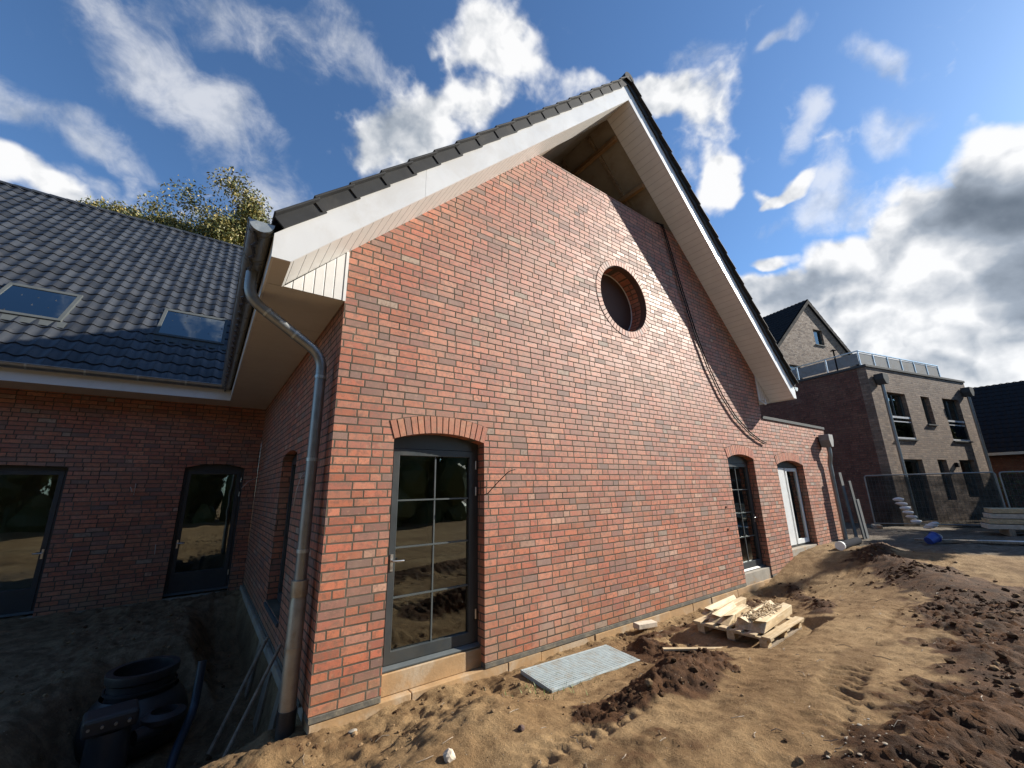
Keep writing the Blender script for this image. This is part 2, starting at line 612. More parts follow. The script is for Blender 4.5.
M['zinc'] = simple('dark_zinc', (.27, .28, .275), .42, metal=.75, var=.15, scale=9.)
M['zinc_light'] = simple('pale_zinc', (.42, .45, .44), .4, metal=.6, var=.1, scale=9.)
M['zinc_sandlit'] = simple('muddy_sandlit_zinc', (.38, .345, .28), .42, metal=.55, var=.18, scale=7., dirt=(.25, .20, .13), dirt_amt=.6)  # zinc tinted warm to paint in the reflected sunlit sand, plus mud
M['anthracite'] = simple('anthracite_frame', (.035, .043, .047), .42, var=.08, scale=5., dirt=(.09, .08, .06), dirt_amt=.25)
M['bar_grey'] = simple('glazing_bar_grey', (.075, .088, .09), .4, var=.05)
M['steel'] = simple('steel', (.6, .6, .58), .3, metal=.9, var=.06)
M['glass'] = glass('door_glass', (.80, .86, .82), .85, .12)
M['glass_dark'] = glass('dark_glass', (.25, .28, .3))
M['glass_roof'] = glass('roof_glass', (.03, .035, .04), 1.0, .16)
M['interior'] = simple('interior_plaster', (.48, .46, .42), .9, var=.1, scale=1.5)
M['concrete'] = simple('foundation_concrete', (.30, .27, .22), .9, var=.18, scale=5., bump=.004, bscale=30., dirt=(.33, .20, .09), dirt_amt=.9)
M['foundation'] = simple('sand_stained_foundation', (.37, .235, .115), .9, var=.18, scale=3.5, bump=.003, bscale=35., dirt=(.44, .36, .26), dirt_amt=.8)
M['dpc'] = simple('damp_course', (.10, .095, .08), .85, var=.25, scale=12., bump=.003, bscale=60., dirt=(.3, .25, .17), dirt_amt=.5)
M['membrane'] = simple('roof_underlay', (.30, .27, .22), .8, var=.15, scale=2.5, dirt=(.2, .14, .09), dirt_amt=.6)
M['purlin'] = wood('raw_timber', (.38, .24, .12), (.24, .14, .07), 1)
M['timber_pale'] = wood('pale_timber', (.54, .43, .27), (.40, .28, .14), 0)
M['timber_weathered'] = wood('weathered_timber', (.30, .24, .17), (.17, .13, .09), 2)
M['black_plastic'] = simple('black_plastic', (.028, .028, .030), .45, var=.25, scale=6., dirt=(.07, .055, .04), dirt_amt=.6)
M['blue_pipe'] = simple('blue_pipe', (.018, .034, .055), .4, var=.1)
M['blue_plastic'] = simple('blue_plastic', (.03, .07, .32), .4, var=.15)
M['cable'] = simple('black_cable', (.012, .011, .011), .8, var=.1, spec=.1)
M['orange_cable'] = simple('pale_wire', (.45, .42, .38), .5, var=.1)
M['parapet'] = simple('dark_coping', (.07, .078, .08), .75, var=.1, spec=.15)
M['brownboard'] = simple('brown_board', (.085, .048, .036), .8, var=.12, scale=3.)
M['galv'] = simple('galvanised', (.34, .405, .42), .5, metal=.15, var=.12, scale=14., dirt=(.25, .18, .10), dirt_amt=.45)
M['fence_steel'] = simple('fence_steel', (.22, .24, .24), .5, metal=.4, var=.1)
M['roll_foil'] = simple('dark_foil', (.022, .024, .03), .95, var=.2, spec=.05)
M['dim_board'] = simple('dim_grey_board', (.13, .135, .135), .9, var=.2, spec=.1)
def woven(name, col, open_):
    m, t, b, out = new_mat(name)
    P = t.n('ShaderNodeTexCoord').outputs['Object']
    n = t.noise(P, 3., 5, .65)
    t.put(b.inputs['Base Color'], t.vm('SCALE', col, scale=t.mr(n, .3, .7, .6, 1.5)))
    b.inputs['Roughness'].default_value = .9
    b.inputs['Specular IOR Level'].default_value = .1
    tr = t.n('ShaderNodeBsdfTransparent')
    mx = t.n('ShaderNodeMixShader')
    t.put(mx.inputs[0], t.mr(n, .35, .65, open_-.12, open_+.15))
    t.nt.links.new(b.outputs[0], mx.inputs[1])
    t.nt.links.new(tr.outputs[0], mx.inputs[2])
    t.nt.links.new(mx.outputs[0], out.inputs[0])
    return m


M['cloth'] = woven('dark_screening', (.030, .036, .034), .24)
M['sack'] = simple('white_sack', (.72, .70, .66), .7, var=.12, scale=9.)
M['stone'] = simple('pale_stone', (.50, .43, .34), .9, var=.2, scale=12., bump=.006, bscale=22.)
M['greyboard'] = simple('grey_board', (.25, .26, .255), .85, var=.15, scale=6., dirt=(.2, .17, .13), dirt_amt=.6)
M['offwhite'] = simple('offwhite_leaf', (.74, .76, .75), .35, var=.03)

# ------------------------------------------------------------------ ground


def _hash(ix, iy, s):
    n = (ix.astype(np.int64)*374761393 + iy.astype(np.int64)*668265263 + s*1442695041) & 0x7fffffff
    n = ((n ^ (n >> 13))*1274126177) & 0x7fffffff
    n = n ^ (n >> 16)
    return (n & 0xffff)/65535.0


def vnoise(x, y, s=0):
    ix, iy = np.floor(x), np.floor(y)
    fx, fy = x-ix, y-iy
    u, v = fx*fx*fx*(fx*(fx*6-15)+10), fy*fy*fy*(fy*(fy*6-15)+10)
    a, b = _hash(ix, iy, s), _hash(ix+1, iy, s)
    c, d = _hash(ix, iy+1, s), _hash(ix+1, iy+1, s)
    return (a*(1-u)+b*u)*(1-v)+(c*(1-u)+d*u)*v


def fbm(x, y, o=4, s=0, gain=.5):
    r, a, tot = 0., 1., 0.
    for i in range(o):
        ca, sa = math.cos(.6*i+.3), math.sin(.6*i+.3)
        k = 2.03**i
        r = r + a*vnoise((x*ca-y*sa)*k, (x*sa+y*ca)*k, s+i*17)
        tot += a
        a *= gain
    return r/tot


def sstep(a, b, x):
    t = np.clip((x-a)/(b-a), 0, 1)
    return t*t*(3-2*t)


def seg_dist(x, y, pts):
    best = np.full(np.shape(x), 1e9)
    for (ax, ay, ar), (bx, by, br) in zip(pts[:-1], pts[1:]):
        dx, dy = bx-ax, by-ay
        t = np.clip(((x-ax)*dx+(y-ay)*dy)/(dx*dx+dy*dy), 0, 1)
        d = np.hypot(x-ax-t*dx, y-ay-t*dy)/(ar+(br-ar)*t)
        best = np.minimum(best, d)
    return best


def gauss(x, y, cx, cy, sx, sy, ang=0.):
    c, s = math.cos(ang), math.sin(ang)
    u, v = (x-cx)*c+(y-cy)*s, -(x-cx)*s+(y-cy)*c
    return np.exp(-(u/sx)**2-(v/sy)**2)


BAND = [(13.2, -1.2, .3), (11.2, -1.6, .45), (9.6, -2.65, .6), (8.2, -3.55, .78), (6.2, -4.1, .92), (4.4, -4.15, .78), (2.9, -3.8, .5), (1.6, -3.8, .35)]
HEAP = [(1.9, -1.75, .22), (2.7, -1.85, .36), (3.5, -1.85, .42), (4.05, -1.55, .3), (3.9, -.95, .28), (3.6, -.75, .2)]
STREAK = [(9.2, -.55, .16), (8.2, -1.1, .16), (7.3, -1.75, .2), (6.6, -1.95, .14)]
STRIP = [(4.4, -.5, .12), (5.6, -.5, .14), (6.6, -.55, .16), (7.6, -.55, .14)]
FRONT = [(.2, -2.5, .22), (1.2, -2.35, .2), (1.9, -2.55, .2)]
LEFTC = [(-.55, -.25, .2), (-.2, -.12, .16), (.5, -.5, .16)]


def masks(x, y):
    w = (fbm(x*1.7, y*1.7, 4, 5)-.5)*1.0
    w2 = (fbm(x*5, y*5, 3, 55)-.5)*1.1
    m = np.zeros(np.shape(x))
    for pts, k in ((BAND, .95), (HEAP, 1.), (STREAK, .8), (STRIP, .7), (FRONT, .45), (LEFTC, .45)):
        d = seg_dist(x, y, pts)+w+w2
        m = np.maximum(m, k*(1-sstep(.45, 1.5, d)))
    return m


def height(x, y):
    x, y = np.asarray(x, float), np.asarray(y, float)
    s0 = np.interp(x, [-.3, .7, 1.3, 2.2, 3, 7, 8.6, 9.6, 10.8, 11.5, 15], [-.15, -.12, -.07, -.16, -.15, -.17, -.20, -.06, .20, .34, .40])
    t = sstep(.3, 3.0, -y)
    far = .27+.13*sstep(7., 12., x)
    h = s0*(1-t)+far*t
    # left yard and the pit round the tank
    lf = sstep(.0, -.14, x)*sstep(-.30, .45, y)
    yard = np.full(np.shape(x), -.17)
    pit = -.78*(1-sstep(.55, 1.25, np.hypot((x+1.1)/1.05, (y-2.1)/1.75)))
    trench = -.66*(1-sstep(.35, .9, np.abs(x+.1)/1.0))*sstep(.35, .8, y)*(1-sstep(5.8, 7.0, y))
    h = h*(1-lf)+(yard+np.minimum(pit, trench))*lf
    # heaps
    h = h + .16*gauss(x, y, 1.25, -1.05, .75, .42) + .10*gauss(x, y, -.35, -.2, .4, .25) + .10*gauss(x, y, .4, -1.5, .6, .35)
    h = h + .22*gauss(x, y, 3.0, -1.85, .75, .30, .15) + .13*gauss(x, y, 3.95, -.75, .38, .26)
    h = h + .12*np.exp(-seg_dist(x, y, BAND)**2*1.6)
    h = h + .05*np.exp(-seg_dist(x, y, STREAK)**2) + .05*np.exp(-seg_dist(x, y, STRIP)**2)
    m = masks(x, y)
    near = 1-sstep(14, 40, np.hypot(x, y))
    h = h + near*(.075*(fbm(x*.9, y*.9, 3, 3)-.5) + .03*(fbm(x*4, y*4, 3, 9)-.5))
    # wheel ruts along the sandy track
    rut = np.sin((y+.35*x*.55+.25*fbm(x*.4, y*.4, 2, 77))*5.2)
    h = h + near*.012*rut*(1-m)*sstep(-1.6, -2.6, y)
    # broken clods
    r1 = np.abs(fbm(x*6.5, y*6.5, 4, 21, .6)-.5)*2
    r2 = fbm(x*15, y*15, 3, 31, .6)
    mr = m*(.15+.95*sstep(.40, .62, fbm(x*1.3+7, y*1.3, 3, 81)))
    track = np.sin((y+.42*x+.3*fbm(x*.5, y*.5, 2, 83))*7.5)
    h = h + near*m*.03*track*sstep(-2.2, -2.8, y)
    hp_ = 1-sstep(.5, 1.4, seg_dist(x, y, HEAP))
    mr = np.maximum(mr, m*hp_)
    h = h + near*mr*(.055*(.5-r1) + .06*(r2-.5) + .05*(fbm(x*32, y*32, 2, 37, .6)-.5))
    # lumpy spoil in the pit and yard
    h = h + near*lf*(.16*(fbm(x*3.3, y*3.3, 4, 71, .6)-.5)+.05*(fbm(x*11, y*11, 3, 73, .6)-.5))
    h = h + near*(1-m)*.034*(fbm(x*9, y*9, 4, 41, .6)-.5)
    # tyre prints along the track: two lugged bands, worn away in places
    al = x+.16*y
    cr = y+2.62-.07*x+.12*np.sin(x*.7)
    worn = sstep(.40, .58, fbm(x*.9+3, y*.9, 3, 111))*(1-.8*m)
    for c0 in (-.62, .62):
        dc = np.abs(cr-c0)
        band = 1-sstep(.13, .19, dc)
        lug = np.sin(2*math.pi*(al/.15+dc/.22))
        h = h + near*worn*band*(-.016+.011*np.clip(lug*2, -1, 1))
        h = h + near*worn*.012*np.exp(-((dc-.2)/.045)**2)
    # compaction and little footprints of loose soil close to the wall
    lo = sstep(-1.7, -.9, y)*(1-sstep(.0, .1, y))*sstep(-.5, .3, x)*(1-sstep(9, 10, x))
    h = h + lo*.11*(fbm(x*6, y*6, 4, 61, .64)-.5)
    # bedded flat under the grate and the pallet
    for (x0, x1, y0, y1, hz) in ((2.1, 3.75, -1.0, -.28, -.085), (4.75, 6.15, -2.0, -.85, .015)):
        k = sstep(.25, .0, np.maximum(np.maximum(x0-x, x-x1), np.maximum(y0-y, y-y1)))
        h = h*(1-k) + (hz+.03*(fbm(x*9, y*9, 3, 91)-.5))*k
    return h


def axis(parts):
    out = []
    for a, b, s in parts:
        n = max(1, int(round((b-a)/s)))
        out += [a+(b-a)*i/n for i in range(n)]
    out.append(parts[-1][1])
    return np.array(out)


def make_ground():
    xs = axis([(-900, -100, 160), (-100, -20, 16), (-20, -6, 2), (-6, -2.6, .12), (-2.6, 4.8, .026), (4.8, 8, .04), (8, 13, .07), (13, 22, .13), (22, 40, 1.5), (40, 120, 10), (120, 900, 130)])
    ys = axis([(-900, -100, 160), (-100, -20, 16), (-20, -7, 1.5), (-7, -4.4, .12), (-4.4, -3.4, .04), (-3.4, .9, .026), (.9, 4, .05), (4, 8.2, .09), (8.2, 20, 1.2), (20, 100, 10), (100, 900, 130)])
    X, Y = np.meshgrid(xs, ys)
    Z = height(X, Y)
    nx, ny = len(xs), len(ys)
    co = np.stack([X, Y, Z], -1).reshape(-1, 3).astype(np.float32)
    i = np.arange(nx-1)[None, :]+np.arange(ny-1)[:, None]*nx
    q = np.stack([i, i+1, i+1+nx, i+nx], -1).reshape(-1, 4).astype(np.int32)
    me = bpy.data.meshes.new('ground')
    me.vertices.add(len(co))
    me.vertices.foreach_set('co', co.ravel())
    me.loops.add(q.size)
    me.loops.foreach_set('vertex_index', q.ravel())
    me.polygons.add(len(q))
    me.polygons.foreach_set('loop_start', np.arange(len(q), dtype=np.int32)*4)
    me.update(calc_edges=True)
    me.polygons.foreach_set('use_smooth', [True]*len(q))
    a = me.attributes.new('wet_soil', 'FLOAT', 'POINT')
    a.data.foreach_set('value', masks(X, Y).ravel().astype(np.float32))
    gy = (sstep(11.5, 14.5, X)*.9).ravel().astype(np.float32)
    a = me.attributes.new('hard_standing', 'FLOAT', 'POINT')
    a.data.foreach_set('value', gy)
    hum = ((1-sstep(-.6, .2, X))*sstep(-.4, .8, Y)).ravel().astype(np.float32)
    a = me.attributes.new('topsoil', 'FLOAT', 'POINT')
    a.data.foreach_set('value', hum)
    m, t, b, out = new_mat('sandy_soil')
    P = t.n('ShaderNodeTexCoord').outputs['Object']

    def at(n):
        nd = t.n('ShaderNodeAttribute')
        nd.attribute_name = n
        return nd.outputs['Fac']
    n1 = t.noise(P, .8, 6, .6)
    n2 = t.noise(P, 5., 6, .65)
    n3 = t.noise(P, 38., 5, .7)
    n5 = t.noise(t.vm('MULTIPLY', P, (.55, 1.6, 1.)), 1.3, 5, .6, .4)
    sand = t.mix(t.mr(n1, .35, .65, 0., 1., True), (.285, .195, .102), (.205, .130, .064))
    sand = t.mix(t.mr(n2, .5, .72, 0., .75, True), sand, (.095, .056, .028))
    sand = t.mix(t.mr(n2, .28, .42, .45, 0., True), sand, (.33, .24, .135))
    sand = t.mix(t.mr(n5, .50, .66, 0., .62, True), sand, (.13, .078, .038))
    wet = t.mix(t.mr(n2, .35, .65, 0., 1., True), (.034, .017, .009), (.092, .046, .022))
    hs = t.mix(t.mr(n2, .35, .65, 0., 1., True), (.15, .13, .105), (.085, .072, .056))
    top = t.mix(t.mr(n2, .35, .65, 0., 1., True), (.22, .155, .092), (.12, .083, .048))
    wf = t.m('ADD', at('wet_soil'), t.m('ADD', t.m('MULTIPLY', t.m('SUBTRACT', n3, .5), .5), t.m('MULTIPLY', t.m('SUBTRACT', n2, .5), .9)), clamp=True)
    c = t.mix(at('topsoil'), sand, top)
    c = t.mix(t.mr(t.m('ADD', at('hard_standing'), t.m('SUBTRACT', n1, .5)), .3, .7, 0., .9, True), c, hs)
    c = t.mix(t.mr(wf, .2, .75, 0., 1., True), c, wet)
    c = t.vm('SCALE', c, scale=t.mr(n3, .25, .75, .72, 1.28))
    vo = t.n('ShaderNodeTexVoronoi')
    vo.inputs['Scale'].default_value = 42.
    t.put(vo.inputs['Vector'], t.vm('ADD', P, t.vm('SCALE', t.noise(P, 9., 2, out=1), scale=.08)))
    peb = t.m('MULTIPLY', t.mr(vo.outputs['Distance'], .18, .10, 0., 1., True), t.mr(t.xyz(vo.outputs['Color'])[0], .86, .9, 0., 1.))
    c = t.mix(t.m('MULTIPLY', peb, .7), c, (.52, .46, .37))
    t.put(b.inputs['Base Color'], c)
    t.put(b.inputs['Roughness'], t.mr(wf, .2, .8, .95, .88))
    b.inputs['Specular IOR Level'].default_value = .12
    hb = t.m('ADD', t.m('ADD', t.m('MULTIPLY', n3, .5), t.m('MULTIPLY', t.noise(P, 130., 4, .7), .25)), t.m('MULTIPLY', peb, .4))
    t.put(b.inputs['Normal'], t.bump(hb, .028))
    me.materials.append(m)
    o = bpy.data.objects.new('ground', me)
    COL.objects.link(o)
    o['kind'] = 'structure'
    M['soil'] = m


make_ground()


def zg(x, y):
    return float(height(np.array([x]), np.array([y]))[0])


def lump(r, sq, seed, sub=1):
    bm = bmesh.new()
    bmesh.ops.create_icosphere(bm, subdivisions=sub, radius=r)
    q = random.Random(seed)
    vs = []
    off = [Vector((q.uniform(-1, 1), q.uniform(-1, 1), q.uniform(-1, 1))).normalized() for _ in range(5)]
    for v in bm.verts:
        k = 1.
        nn = v.co.normalized()
        for o in off:
            k -= .28*max(0, nn.dot(o)-.55)
        k *= q.uniform(.86, 1.12)
        vs.append(Vector((v.co.x*k, v.co.y*k, v.co.z*k*sq)))
    fs = [tuple(v.index for v in f.verts) for f in bm.faces]
    bm.free()
    return vs, fs


def make_clods():
    dark, pale = MB(), MB()
    shapes = [lump(1., rng.uniform(.55, .85), i) for i in range(14)]
    q = np.random.RandomState(3)
    X = np.concatenate([q.uniform(-.9, 13.5, 50000), q.uniform(-3.2, -.1, 10000)])
    Y = np.concatenate([q.uniform(-4.3, .1, 50000), q.uniform(.1, 6.5, 10000)])
    w = masks(X, Y)
    dens = np.clip(w, 0, 1)**1.2*sstep(.42, .60, fbm(X*1.6, Y*1.6, 3, 101))*1.6
    # loose lumps along the foot of the wall too
    dens = np.maximum(dens, .40*sstep(-1.6, -.6, Y)*(1-sstep(9, 10, X)))
    dens = np.maximum(dens, .03)
    pitm = sstep(-.05, -.3, X)*sstep(.2, .6, Y)
    dens = np.maximum(dens, .22*pitm)
    keep = (q.uniform(0, 1, 60000) < dens*.15) & ~((Y > -.06) & (X > -.02))
    keep &= ~((X > 2.1) & (X < 3.75) & (Y > -1.0) & (Y < -.25))
    keep &= ~((X > 4.6) & (X < 6.7) & (Y > -2.0) & (Y < -.8))
    X, Y, w = X[keep], Y[keep], w[keep]
    Z = height(X, Y)
    for x, y, z, m in zip(X, Y, Z, w):
        d = math.hypot(x-CAM.x, y-CAM.y)
        s = (.005+.024*rng.random()**4.0)*(1+.35*m)*(1+.04*d)
        vs, fs = rng.choice(shapes)
        rm = Matrix.Rotation(rng.uniform(0, 6.3), 3, 'Z') @ Matrix.Rotation(rng.uniform(-.5, .5), 3, 'X')
        tgt = dark if rng.random() < .25+.7*m else pale
        tgt.add([rm @ v*s+Vector((x, y, z+s*.2)) for v in vs], fs)
    dm = simple('dark_clod', (.070, .040, .021), .95, var=.35, scale=9., bump=.006, bscale=60., spec=.1)
    pm = simple('sandy_clod', (.22, .145, .078), .95, var=.3, scale=9., bump=.006, bscale=60., spec=.1)
    tag(dark.build('soil_clods', dm, fix=False), 'dark wet clods strewn over the dug earth', 'soil', kind='stuff')
    tag(pale.build('sandy_crumbs', pm, fix=False), 'pale sandy crumbs scattered over the trodden ground', 'soil', kind='stuff')


make_clods()

# ------------------------------------------------------------------ the red brick house
HOUSE = thing('brick_house', 'new red brick house with steep white edged gable, round hole window and dark tiled wing', 'house')


def pane(x0, x1, z0, z1, y, mat, parent, name='pane'):
    return MB().add([(x0, y, z0), (x1, y, z0), (x1, y, z1), (x0, y, z1)], [(0, 1, 2, 3)]).build(name, mat, parent, fix=False)


def make_door(parent, x0, x1, z0, zs, rise, y, leaf_top, nx, nz, handle='left', fm='anthracite', gm='glass', stile=.085, bottom=.13, hinges=True, threshold=True):
    leafx0, leafx1 = x0+.055, x1-.055
    outer = [(x0, z0), (x1, z0)] + arc(x0, x1, zs, rise)[::-1]
    hole = [(leafx0, z0+.03), (leafx1, z0+.03), (leafx1, leaf_top), (leafx0, leaf_top)]
    d = MB().prism(outer, [hole], y, y+.075).build('door', M[fm], parent, bevel=.003)
    gx0, gx1, gz0, gz1 = leafx0+stile, leafx1-stile, z0+.03+bottom, leaf_top-stile
    MB().prism([(leafx0+.004, z0+.034), (leafx1-.004, z0+.034), (leafx1-.004, leaf_top-.004), (leafx0+.004, leaf_top-.004)],
               [[(gx0, gz0), (gx1, gz0), (gx1, gz1), (gx0, gz1)]], y-.012, y+.06).build('leaf', M[fm], d, bevel=.004)
    pane(gx0-.01, gx1+.01, gz0-.01, gz1+.01, y+.028, M[gm], d)
    if nx > 1 or nz > 1:
        g = MB()
        for i in range(1, nx):
            xx = gx0+(gx1-gx0)*i/nx
            g.box(xx-.009, xx+.009, y+.012, y+.026, gz0, gz1)
        for i in range(1, nz):
            zz = gz0+(gz1-gz0)*i/nz
            g.box(gx0, gx1, y+.009, y+.0255, zz-.009, zz+.009)
        g.build('glazing_bars', M['bar_grey'], d)
    hx = leafx0+stile*.5 if handle == 'left' else leafx1-stile*.5
    s = 1 if handle == 'left' else -1
    hz = z0+1.08
    hm = MB()
    hm.box(hx-.016, hx+.016, y-.02, y-.012, hz-.11, hz+.07)
    hm.tube([(hx, y-.02, hz), (hx, y-.07, hz), (hx+s*.03, y-.075, hz), (hx+s*.125, y-.072, hz-.004)], .011, 10)
    hm.build('handle', M['steel'], d, smooth='auto')
    if hinges:
        for zz in (z0+.35, zs-.62, zs-.28):
            xx = leafx1 if handle == 'left' else leafx0
            MB().tube([(xx+.012*s, y-.018, zz-.055), (xx+.012*s, y-.018, zz+.055)], .012, 10).build('hinge', M['steel'], d, smooth='auto')
    if threshold:
        MB().prism([(y-.055, z0-.012), (y+.07, z0-.012), (y+.07, z0-.002), (y-.02, z0+.035), (y-.055, z0+.005)], (), x0+.003, x1-.003, 'yz').build('weather_bar', M['bar_grey'], d, bevel=.003)
    return d


def arch_bricks(parent, x0, x1, zs, rise, hgt=.215, y0=-.004, n=None):
    h = (x1-x0)/2
    rad = (h*h+rise*rise)/(2*rise)
    cx, cz = (x0+x1)/2, zs+rise-rad
    a = math.asin(h/rad)
    n = n or int(round(2*a*(rad+hgt/2)/.083))
    mb = MB()
    for i in range(n):
        t0, t1 = -a+2*a*i/n, -a+2*a*(i+1)/n
        g = .0068/(rad+hgt*.5)
        t0 += g
        t1 -= g
        r0, r1 = rad+.003, rad+hgt+rng.uniform(-.004, .004)
        q = [(cx+r0*math.sin(t0), cz+r0*math.cos(t0)), (cx+r0*math.sin(t1), cz+r0*math.cos(t1)),
             (cx+r1*math.sin(t1), cz+r1*math.cos(t1)), (cx+r1*math.sin(t0), cz+r1*math.cos(t0))]
        mb.prism(q, (), y0-.004+rng.uniform(-.0015, .0015), .11)
    o = mb.build('brick_arch', M['arch'], parent)
    back = [(cx+(rad+.001)*math.sin(-a+2*a*i/14), cz+(rad+.001)*math.cos(-a+2*a*i/14)) for i in range(15)]
    back += [(cx+(rad+hgt+.008)*math.sin(a-2*a*i/14), cz+(rad+hgt+.008)*math.cos(a-2*a*i/14)) for i in range(15)]
    MB().prism(back, (), -.0018, .10).build('mortar_bed', M['mortar'], o)
    return o


M['mortar'] = simple('arch_mortar', (.09, .078, .062), .95, var=.25, scale=20., bump=.002, spec=.05)

W = 10.54            # gable width
XE = 14.88           # right end of the low part
RX = W/2
D1 = (.68, 1.93, 2.615, .095)
D2 = (8.43, 9.68, 2.60, .10)
D3 = (10.95, 12.66, 2.50, .12)
D3Z = .42
T = .38
outl = [(0, 0)]
for (a, b, zs, ri) in (D1, D2):
    outl += [(a, 0)] + arc(a, b, zs, ri) + [(b, 0)]
outl += [(D3[0], 0)] + arc(*D3) + [(D3[1], 0)]
outl += [(XE, 0), (XE, 3.67), (W, 3.67), (W, 4.85), (15.39-8.0, 8.0), (3.15, 8.0), (0, 4.85)]
CX, CZ, CR = 5.262, 5.668, .70
gw = MB().prism(outl, [circle(CX, CZ, CR, 56)], 0., T).build('gable_wall', M['brick'], HOUSE)
for (a, b, zs, ri) in (D1, D2, D3):
    arch_bricks(gw, a, b, zs, ri)
# ring of headers round the hole
mb = MB()
n = 56
for i in range(n):
    g = .0075/.77
    t0, t1 = 2*math.pi*i/n+g, 2*math.pi*(i+1)/n-g
    r0, r1 = CR+.002, CR+.118+rng.uniform(-.004, .004)
    mb.prism([(CX+r*math.cos(t), CZ+r*math.sin(t)) for r, t in ((r0, t0), (r0, t1), (r1, t1), (r1, t0))], (), -.008+rng.uniform(-.0015, .0015), .10)
ring = mb.build('brick_ring', M['arch'], gw)
MB().prism(circle(CX, CZ, CR+.126, 72), [circle(CX, CZ, CR+.0012, 72)], -.0018, .09).build('mortar_bed', M['mortar'], ring)
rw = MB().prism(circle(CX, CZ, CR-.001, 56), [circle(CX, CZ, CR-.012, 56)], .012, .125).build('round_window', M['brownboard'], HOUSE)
MB().prism(circle(CX, CZ, CR+.1, 56), [circle(CX, CZ, CR-.018, 56)], T-.02, T-.006).build('trim_ring', M['offwhite'], rw)
MB().prism(circle(CX, CZ, CR+.1, 56), (), T+.002, T+.03).build('closing_board', M['brownboard'], rw)

# damp course and foundation
for a, b in ((0.003, .68), (1.93, 8.43), (9.68, 10.95), (12.66, XE-.003)):
    MB().box(a, b, -.006, .2, -.055, -.0005).build('damp_course', M['dpc'], HOUSE, bevel=.004)
f = MB()
q = random.Random(5)
x = 0.012
while x < 10.4:
    L = q.uniform(.5, 1.3)
    f.box(x, min(x+L, 10.45), q.uniform(-.012, .006), .3, -1.25, -.056+q.uniform(-.006, .0))
    x += L+.004
f.build('foundation', M['foundation'], HOUSE, bevel=.01)
MB().box(10.46, XE-.01, .004, .3, -1.2, -.057).build('foundation', M['concrete'], HOUSE)
MB().box(.02, .3, .302, 7.70, -1.3, -.03).build('foundation', M['concrete'], HOUSE)
MB().box(.66, 1.95, .085, .34, -.054, .15).build('door_plinth', M['foundation'], HOUSE, bevel=.008)
MB().box(8.42, 9.69, .02, .34, -.6, .165).build('door_plinth', M['concrete'], HOUSE, bevel=.008)
MB().box(10.94, 12.67, .02, .34, -.6, D3Z-.015).build('door_plinth', M['concrete'], HOUSE, bevel=.008)

make_door(HOUSE, .68, 1.93, .17, 2.615, .095, .16, 2.52, 2, 4, 'left')
make_door(HOUSE, 8.43, 9.68, .18, 2.60, .10, .16, 2.50, 2, 4, 'right')
# the two leaved white door of the low part: one leaf closed, one ajar
y = .17
outer = [(10.95, D3Z), (12.66, D3Z)] + arc(*D3)[::-1]
d3 = MB().prism(outer, [[(11.02, D3Z+.03), (12.59, D3Z+.03), (12.59, 2.44), (11.02, 2.44)]], y, y+.08).build('door', M['anthracite'], HOUSE, bevel=.003)
MB().box(11.03, 11.72, y-.012, y+.05, D3Z+.04, 2.43).build('leaf', M['offwhite'], d3, bevel=.006)
lf = MB().prism([(11.80, D3Z+.04), (12.58, D3Z+.04), (12.58, 2.43), (11.80, 2.43)], [[(11.89, D3Z+.15), (12.50, D3Z+.15), (12.50, 2.34), (11.89, 2.34)]], y-.012, y+.05).build('leaf', M['offwhite'], d3, bevel=.006)
pane(11.88, 12.51, D3Z+.14, 2.35, y+.02, M['glass'], d3)
MB().box(11.3, 12.6, .9, .95, .2, 2.4).build('inner_board', M['timber_pale'], HOUSE)

# side wall with its tall opening
MB().prism([(T, 0), (2.12, 0), (2.12, .36), (3.52, .36), (3.52, 0), (7.704, 0), (7.704, 4.85), (T, 4.85)][0:0] or
           [(T, -.0), (7.704, -.0), (7.704, 4.85), (T, 4.85)],
           [[(2.12, .36), (3.52, .36)] + arc(2.12, 3.52, 2.60, .09)[::-1]], 0., .3, 'yz').build('side_wall', M['brick'], HOUSE)
sw = MB().prism([(2.12, .36), (3.52, .36)] + arc(2.12, 3.52, 2.60, .09)[::-1], [[(2.20, .46), (3.44, .46), (3.44, 2.5), (2.20, 2.5)]], .15, .22, 'yz').build('window', M['anthracite'], HOUSE, bevel=.003)
MB().add([(.185, 2.19, .45), (.185, 3.45, .45), (.185, 3.45, 2.51), (.185, 2.19, 2.51)], [(0, 3, 2, 1)]).build('pane', M['glass'], sw, fix=False)
MB().prism([(-.03, .335), (.14, .355), (.14, .30), (-.03, .285)], (), 2.10, 3.54, 'xz').build('sill', M['parapet'], sw, bevel=.003)
MB().box(-.005, .15, T+.02, 7.69, -.05, -.0005).build('damp_course', M['dpc'], HOUSE)

MB().box(-.055, -.006, .9, 7.68, -.17, -.052).build('foundation_ledge', M['concrete'], HOUSE, bevel=.008)
# wing wall
WY = 7.704
outl = [(-11, -.15), (-5.3, -.15)] + arc(-5.3, -3.37, 2.64, .04) + [(-3.37, -.15), (-1.47, -.15)] + arc(-1.47, -.28, 2.66, .10) + [(-.28, -.15), (-.001, -.15), (-.001, 4.75), (-11, 4.75)]
MB().prism(outl, (), WY, WY+.3).build('wing_wall', M['brick'], HOUSE)
MB().box(-11, -.02, WY+.012, WY+.3, -1.1, -.151).build('foundation', M['concrete'], HOUSE)
make_door(HOUSE, -1.47, -.28, -.10, 2.66, .10, WY+.13, 2.60, 1, 1, 'left', bottom=.42)
make_door(HOUSE, -5.3, -3.37, -.10, 2.64, .04, WY+.13, 2.58, 2, 1, 'right', bottom=.42)

